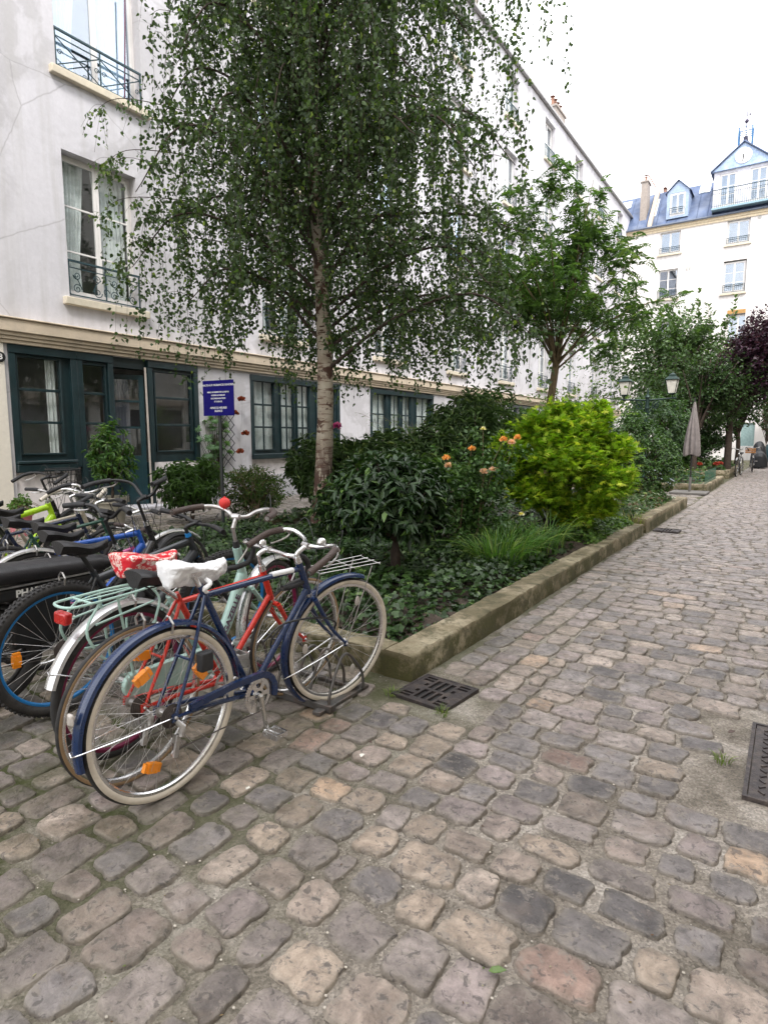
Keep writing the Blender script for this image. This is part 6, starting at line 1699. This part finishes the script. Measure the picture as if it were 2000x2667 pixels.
tree('purple_plum_tree', 'dark purple-leaved plum tree at the right edge of the photo', -2.0, 25.5, .1, 2.4, .13, (.75,0,4.25), (1.25,1.2,1.55), 1900, 8, .10, .07, ROUND, [(.036,.011,.028),(.024,.009,.019),(.055,.018,.04)], None, LEAF, BARKD, .6, .3, cat='tree', nl=18)
tree('green_tree', 'dark green tree behind the far bicycles, in front of the purple tree', -2.0, 29.5, .1, 1.6, .1, (-.3,0,3.0), (2.0,1.4,1.5), 1500, 8, .12, .07, ROUND, [(.035,.07,.02),(.05,.1,.03),(.025,.05,.015)], None, LEAF, BARKD, .7, .3, lump=.8, shell=.35, cat='tree', nl=14)
tree('elder_shrub', 'dark green bush under the far trees behind the red flowers', -3.2, 26.0, .2, .5, .05, (0,0,1.1), (1.5,1.2,1.0), 900, 8, .12, .06, ROUND, [(.03,.065,.02),(.045,.09,.03)], None, LEAF, BARKD, .5, .3, cat='shrub', stems=4, part='foliage')
tree('elder_shrub', 'large green bush left of the clipped column shrub, below the white wall', -5.3, 14.8, .1, .5, .05, (0,0,1.25), (1.3,1.3,1.15), 900, 8, .10, .05, ROUND, [(.04,.085,.025),(.06,.12,.035),(.025,.05,.02)], None, LEAF, BARKD, .5, .3, cat='shrub', stems=4, part='foliage')
mb = MB(); ivy(mb, 2600, -8, -2.05, 17.9, 21.8, .14, .5, .09, IV); ivy(mb, 2200, -6.5, -2.0, 24.5, 29.8, .2, .5, .1, [(.05,.10,.03),(.07,.13,.04)])
tag(mb.obj('far_groundcover', LEAF, smooth=False), 'green undergrowth filling the two far beds', 'ground cover', kind='stuff')
for i, (x, y, z, lab) in enumerate(((-2.15,24.62,.5,'round red geranium flower head, right one of the three in the farthest bed'),(-2.28,24.6,.48,'round red geranium flower head, middle one of the three in the farthest bed'),(-2.8,24.62,.46,'round red geranium flower head, leftmost in the farthest bed'))):
    bloom(thing('geranium', lab, 'flower', (x,y,z), 0, 'red geraniums'), (0,0,0), .075, [(.35,.05,.04),(.5,.1,.08)], 'flower_head', 60)

# ================================================================== STREET FURNITURE AND SMALL THINGS
# blue notice on a post
t = thing('sign_post', 'dark blue notice with white French lettering on a slim dark metal post among the shrubs', 'sign', (-6.2, 5.42, 0), R(6))
mb = MB(); mb.box((-.02,-.012,0),(.02,.012,1.72)); mb.obj('post', M_('post_dark', (.03,.035,.035), .5, .4), t, bevel=.003)
mb = MB(); mb.box((-.26,-.022,1.71),(.26,-.014,2.16)); sgn = mb.obj('panel', M_('sign_blue', (.006,.004,.12), .75, spec=.15), t, bevel=.002)
for (s_, z, sz) in (('HALTE AUX NUISANCES SONORES',2.10,.034),('MERCI DE RESPECTER LE REPOS',2.01,.026),('VOISINS & FAMILLES',1.97,.026),('RECOMMANDATION',1.93,.026),('ET SILENCE',1.89,.026),('APRES 22 HEURES',1.81,.036),('SILENCE',1.77,.036)):
    text_obj('lettering', s_, sz, LETW, sgn, Matrix(((1,0,0,0),(0,0,-1,-.0235),(0,1,0,z),(0,0,0,1))), .0004, .0006, sx=1.0)
# house number
t = thing('house_number', 'small round dark plaque reading 8 at the left edge of the wall', 'number plaque', (FX+.045, 4.70, 2.68), PI/2)
mb = MB(); mb.lathe([(.001,.012),(.075,.012),(.08,.0),(.001,0)], 24, Matrix.Rotation(PI/2, 4, 'X')); mb.obj('plaque', BLACK, t)
text_obj('lettering', '8', .12, LETW, t, Matrix(((1,0,0,0),(0,0,-1,-.0135),(0,1,0,0),(0,0,0,1))), .0004, .002)
# double lantern
LPX, LPY = -3.42, 18.0
t = thing('street_lamp', 'old green-black double lantern on a scrolled crossbar above the second bed', 'street lamp', (LPX, LPY, 0))
LAMPM = M_('lamp_iron', (.014,.035,.03), .45, .4)
mb = MB(); mb.lathe([(.09,0),(.09,.3),(.05,.4),(.045,2.2),(.07,2.22),(.05,2.3),(.045,2.5),(.08,2.52),(.02,2.62),(.03,2.7),(.001,2.78)], 16); mb.obj('post', LAMPM, t)
mb = MB(); mb.tube([(-.72,0,2.48),(0,0,2.44),(.72,0,2.48)], .022, 8)
for s in (-1, 1):
    mb.tube([(s*x, 0, z) for x, z in spiral(.22, 2.30, .11, 1.5, 1, PI/2)], .014, 6); mb.tube(bez([(s*.05,0,2.1),(s*.12,0,2.2),(s*.3,0,2.42)],8), .014, 6); mb.tube([(s*.62,0,2.48),(s*.62,0,2.6)], .02, 6)
cb_ = mb.obj('crossbar', LAMPM, t)
for s in (-1, 1):
    M0 = Matrix.Translation((s*.60, 0, 2.6)) @ Matrix.Rotation(PI/4, 4, 'Z')
    mb = MB(); g_ = MB()
    g_.lathe([(.115,.0),(.2,.36)], 4, M0)
    for k in range(4):
        a = k*PI/2; mb.tube([M0 @ Vector((.118*math.cos(a), .118*math.sin(a), 0)), M0 @ Vector((.205*math.cos(a), .205*math.sin(a), .36))], .009, 4)
    mb.lathe([(.001,-.04),(.05,-.03),(.125,-.004),(.12,.012)], 4, M0); mb.lathe([(.225,.35),(.235,.372),(.15,.44),(.12,.45),(.11,.5),(.05,.53),(.001,.56)], 4, M0)
    ln_ = mb.obj('lantern', LAMPM, t, ang=30); g_.obj('pane', M_('frosted_glass', (.68,.66,.6), .35), ln_, smooth=False)
# parasol
t = thing('parasol', 'closed grey-brown parasol with a flat base on the paving before the second bed', 'parasol', (-2.15, 17.2, 0))
mb = MB(); n = 26; V = []
prof = [(2.34,.012),(2.28,.03),(2.1,.055),(1.8,.10),(1.5,.14),(1.2,.165),(1.02,.175),(.98,.16)]
for (z, r) in prof:
    for j in range(n*2):
        a = j*PI/n; q = r*(1+.22*math.cos(a*9+z*1.5)*min(1, (2.4-z)*1.4)); V.append((q*math.cos(a), q*math.sin(a), z+.03*math.sin(a*3)*(z < 1.1)))
k = 2*n; F = [(i*k+j, i*k+(j+1) % k, (i+1)*k+(j+1) % k, (i+1)*k+j) for i in range(len(prof)-1) for j in range(k)]; mb.add(V, F)
mb.obj('canopy', M_('taupe_canvas', (.21,.185,.18), .85, bump=.2), t, ang=70)
mb = MB(); mb.tube([(0,0,.05),(0,0,2.42)], .02, 8); mb.obj('pole', M_('pole_dark', (.05,.05,.05), .4, .5), t)
mb = MB(); mb.box((-.42,-.42,.012),(.42,.42,.06)); mb.tube([(0,0,.06),(0,0,.42)], .032, 10); mb.obj('base', M_('concrete_base', (.16,.15,.14), .85), t, bevel=.006)
# low wire fence round the second bed
t = thing('wire_fence', 'low green wire mesh edging on the kerb of the second bed', 'wire fence', (0,0,0))
mb = MB(); GW = M_('green_wire', (.05,.13,.09), .5)
for i in range(28): x = -4.3+i*.085; mb.tube([(x,17.7,.2),(x,17.7,.55)], .004, 3, caps=False)
for z in (.24,.34,.44,.55): mb.tube([(-4.3,17.7,z),(-1.9,17.7,z),(-1.88,20.5,z)], .004, 3)
for i in range(30): y = 17.75+i*.09; mb.tube([(-1.88,y,.2),(-1.88,y,.55)], .004, 3, caps=False)
mb.obj('mesh', GW, t)
t = thing('garden_rail', 'pair of slanting grey metal rails left of the parasol', 'rail', (-3.0, 17.5, .0)); mb = MB()
for s in (0, .12): mb.tube([(-.35,0,.72-s),(.45,0,.28-s)], .012, 6)
mb.obj('rails', M_('galvanised', (.35,.4,.42), .4, .7), t)
# far bicycles (front wheels towards the camera)
SF = dict(hb=(.82,.64), ht=(.755,.80), bb=(.44,.28), sc=(.2,.72), wb=1.06, rad=.34, tr=.018, nsp=16, frame_m=blackp, stem_h=.14, bar='city', grip_m=BLACKM, guard=dict(m=silverg))
bike('far black bicycle with silver handlebar parked at the corner of the farthest bed', -1.62, 26.6, dict(SF), yaw=176, group='bicycles parked at the far end')
bike('farther bicycle with a wooden crate on its front, behind the far black bicycle', -1.45, 30.2, dict(SF, frame_m=navyp, front_rack=BLACK), yaw=184, group='bicycles parked at the far end')
t = thing('crate', 'orange-brown wooden crate on the front rack of the farther bicycle', 'crate', (-1.48, 29.1, .80))
mb = MB()
for z in (0, .07, .14): 
    for (a, b) in (((-.18,-.13,z),(.18,-.118,z+.055)),((-.18,.118,z),(.18,.13,z+.055)),((-.18,-.117,z),(-.168,.117,z+.055)),((.168,-.117,z),(.18,.117,z+.055))): mb.box(a, b)
mb.box((-.165,-.115,-.004),(.165,.115,.006)); mb.obj('slats', M_('crate_wood', (.42,.2,.08), .7), t)
# covered scooter
t = thing('covered_scooter', 'scooter under a black cover parked near the end wall', 'scooter', (-1.35, 33.6, 0), R(95))
n, k = 22, 22; V = []
for i in range(n+1):
    u = i/n; x = -.85+1.7*u
    top = .72+.1*math.sin(u*3.1)+(.5*math.exp(-((u-.80)/.1)**2)); wdt = .26+.06*math.sin(u*6)+.14*math.exp(-((u-.80)/.09)**2)
    if u < .04 or u > .96: top *= .75; wdt *= .7
    for j in range(k+1):
        a = PI*j/k; y = wdt*math.cos(a)*(1+.05*math.sin(i*1.7)); z = .06+(top-.06)*abs(math.sin(a))**.45; V.append((x+RNG.normal(0,.008), y*(1.12-.25*(z/top)), z+RNG.normal(0,.008)))
F = [(i*(k+1)+j, (i+1)*(k+1)+j, (i+1)*(k+1)+j+1, i*(k+1)+j+1) for i in range(n) for j in range(k)] + [tuple(range(k+1)), tuple(n*(k+1)+j for j in range(k,-1,-1))]
mb = MB(); mb.add(V, F); mb.obj('cover', M_('black_tarp', (.012,.013,.016), .5, bump=.4, bs=6), t, ang=80)
for x in (-.6, .62): mb = MB(); mb.torus((x,0,.24), .19, .05, 'y', 28, 8); mb.obj('wheel', RUBBER, t)
# end door and teal bin at the far right
t = thing('bin', 'teal bag or bin by the end wall at the far right', 'bin', (-.95, 42.0, 0)); mb = MB(); mb.lathe([(.001,0),(.5,0),(.55,.5),(.4,1.0),(.12,1.25),(.001,1.28)], 14); mb.obj('body', M_('teal_tarp', (.012,.05,.06), .6, bump=.4, bs=5), t)
shrub_whorl('wall_plant', 'reddish green plant against the beige end wall', -1.4, 43.8, .2, (0,0,2.6), (.7,.4,1.2), 160, 7, .16, .08, [(.06,.09,.04),(.12,.06,.04)], None, stem=.03, stems=3, mat_=LEAF, shell=.3, zmin=-.9, sh=.8)
# litter
def litter(label, x, y, m_, pts, name='fallen_leaf', cat='leaf'):
    mb = MB(); V = [(a, b, c) for a, b, c in pts]; mb.add(V, [tuple(range(len(V)))]); mb.add([(a,b,c-.001) for a,b,c in pts], [tuple(range(len(V)))[::-1]])
    o = mb.obj(name, m_, None, smooth=False); o.location = (x, y, float(nh(x, y))+.018); o.rotation_euler = (0,0,RNG.uniform(0,6)); tag(o, label, cat)
lp = [(0,0,0),(.012,.010,.004),(.030,.010,.006),(.05,0,.001),(.030,-.010,.004),(.012,-.010,.003)]
litter('green leaf lying on the cobbles at the bottom right', -.58, 1.36, M_('green_leaf', (.10,.16,.04), .5), lp)
litter('small pale paper scrap near the pedal of the blue bicycle', -1.75, 1.62, M_('paper', (.7,.68,.6), .8), [(0,0,.001),(.018,.003,.003),(.022,.012,.001),(.004,.014,.002)], 'paper_scrap', 'litter')
litter('white crumpled tissue on the cobbles below the kerb corner', -1.5, 2.05, bpy.data.materials['paper'], [(0,0,.001),(.02,-.004,.008),(.026,.014,.003),(.008,.018,.006)], 'paper_scrap', 'litter')
litter('brown curled leaf on the cobbles in front of the bicycle rack', -1.55, 2.18, M_('brown_leaf', (.06,.03,.02), .6), [(a*.5,b*.5,c*2) for a,b,c in lp])
litter('reddish dry leaf beside the manhole cover', -.17, 3.22, bpy.data.materials['brown_leaf'], lp)

# extra undergrowth inside the first bed
shrub_whorl('broadleaf_shrub', 'mid green leafy shrub between the laurel and the roses', -3.55, 6.3, .1, (0,0,.62), (.7,.6,.55), 420, 8, .10, .04, [(.05,.10,.022),(.07,.14,.03),(.10,.18,.04)], None, stem=.015, stems=5, mat_=LEAF, zmin=-.5, shell=.4, sh=.15)
shrub_whorl('broadleaf_shrub', 'dark leafy shrub behind the laurel, right of the birch trunk base', -4.35, 5.9, .1, (0,0,.5), (.65,.55,.5), 340, 8, .11, .036, DG, None, stem=.015, stems=5, mat_=LEAFG, zmin=-.5, shell=.4, sh=.15)

# dry bits and tiny leaves blown over the paving
mb = MB(); n = 260
aa = R(1)*RNG.uniform(0, 68, n); rr_ = 1.0+7*RNG.random(n)**1.3; X = -rr_*np.sin(aa); Y = rr_*np.cos(aa)
ok = np.array([not skip(x, y, .03, .03) for x, y in zip(X, Y)]); X, Y = X[ok], Y[ok]; n = len(X)
P = np.stack([X, Y, nh(X, Y)+.006], -1); D = rnd_dir(n); D[:,2] *= .1
leaves(mb, P, D, np.tile([0,0,1.], (n,1))+rnd_dir(n)*.25, RNG.uniform(.005,.014,n), RNG.uniform(.003,.008,n), ROUND, tints(n, [(.10,.055,.03),(.16,.11,.05),(.05,.035,.025),(.3,.27,.2),(.09,.12,.03)]))
tag(mb.obj('leaf_litter', LEAF, smooth=False), 'tiny dry leaves and bits scattered over the cobbles', 'litter', kind='stuff')
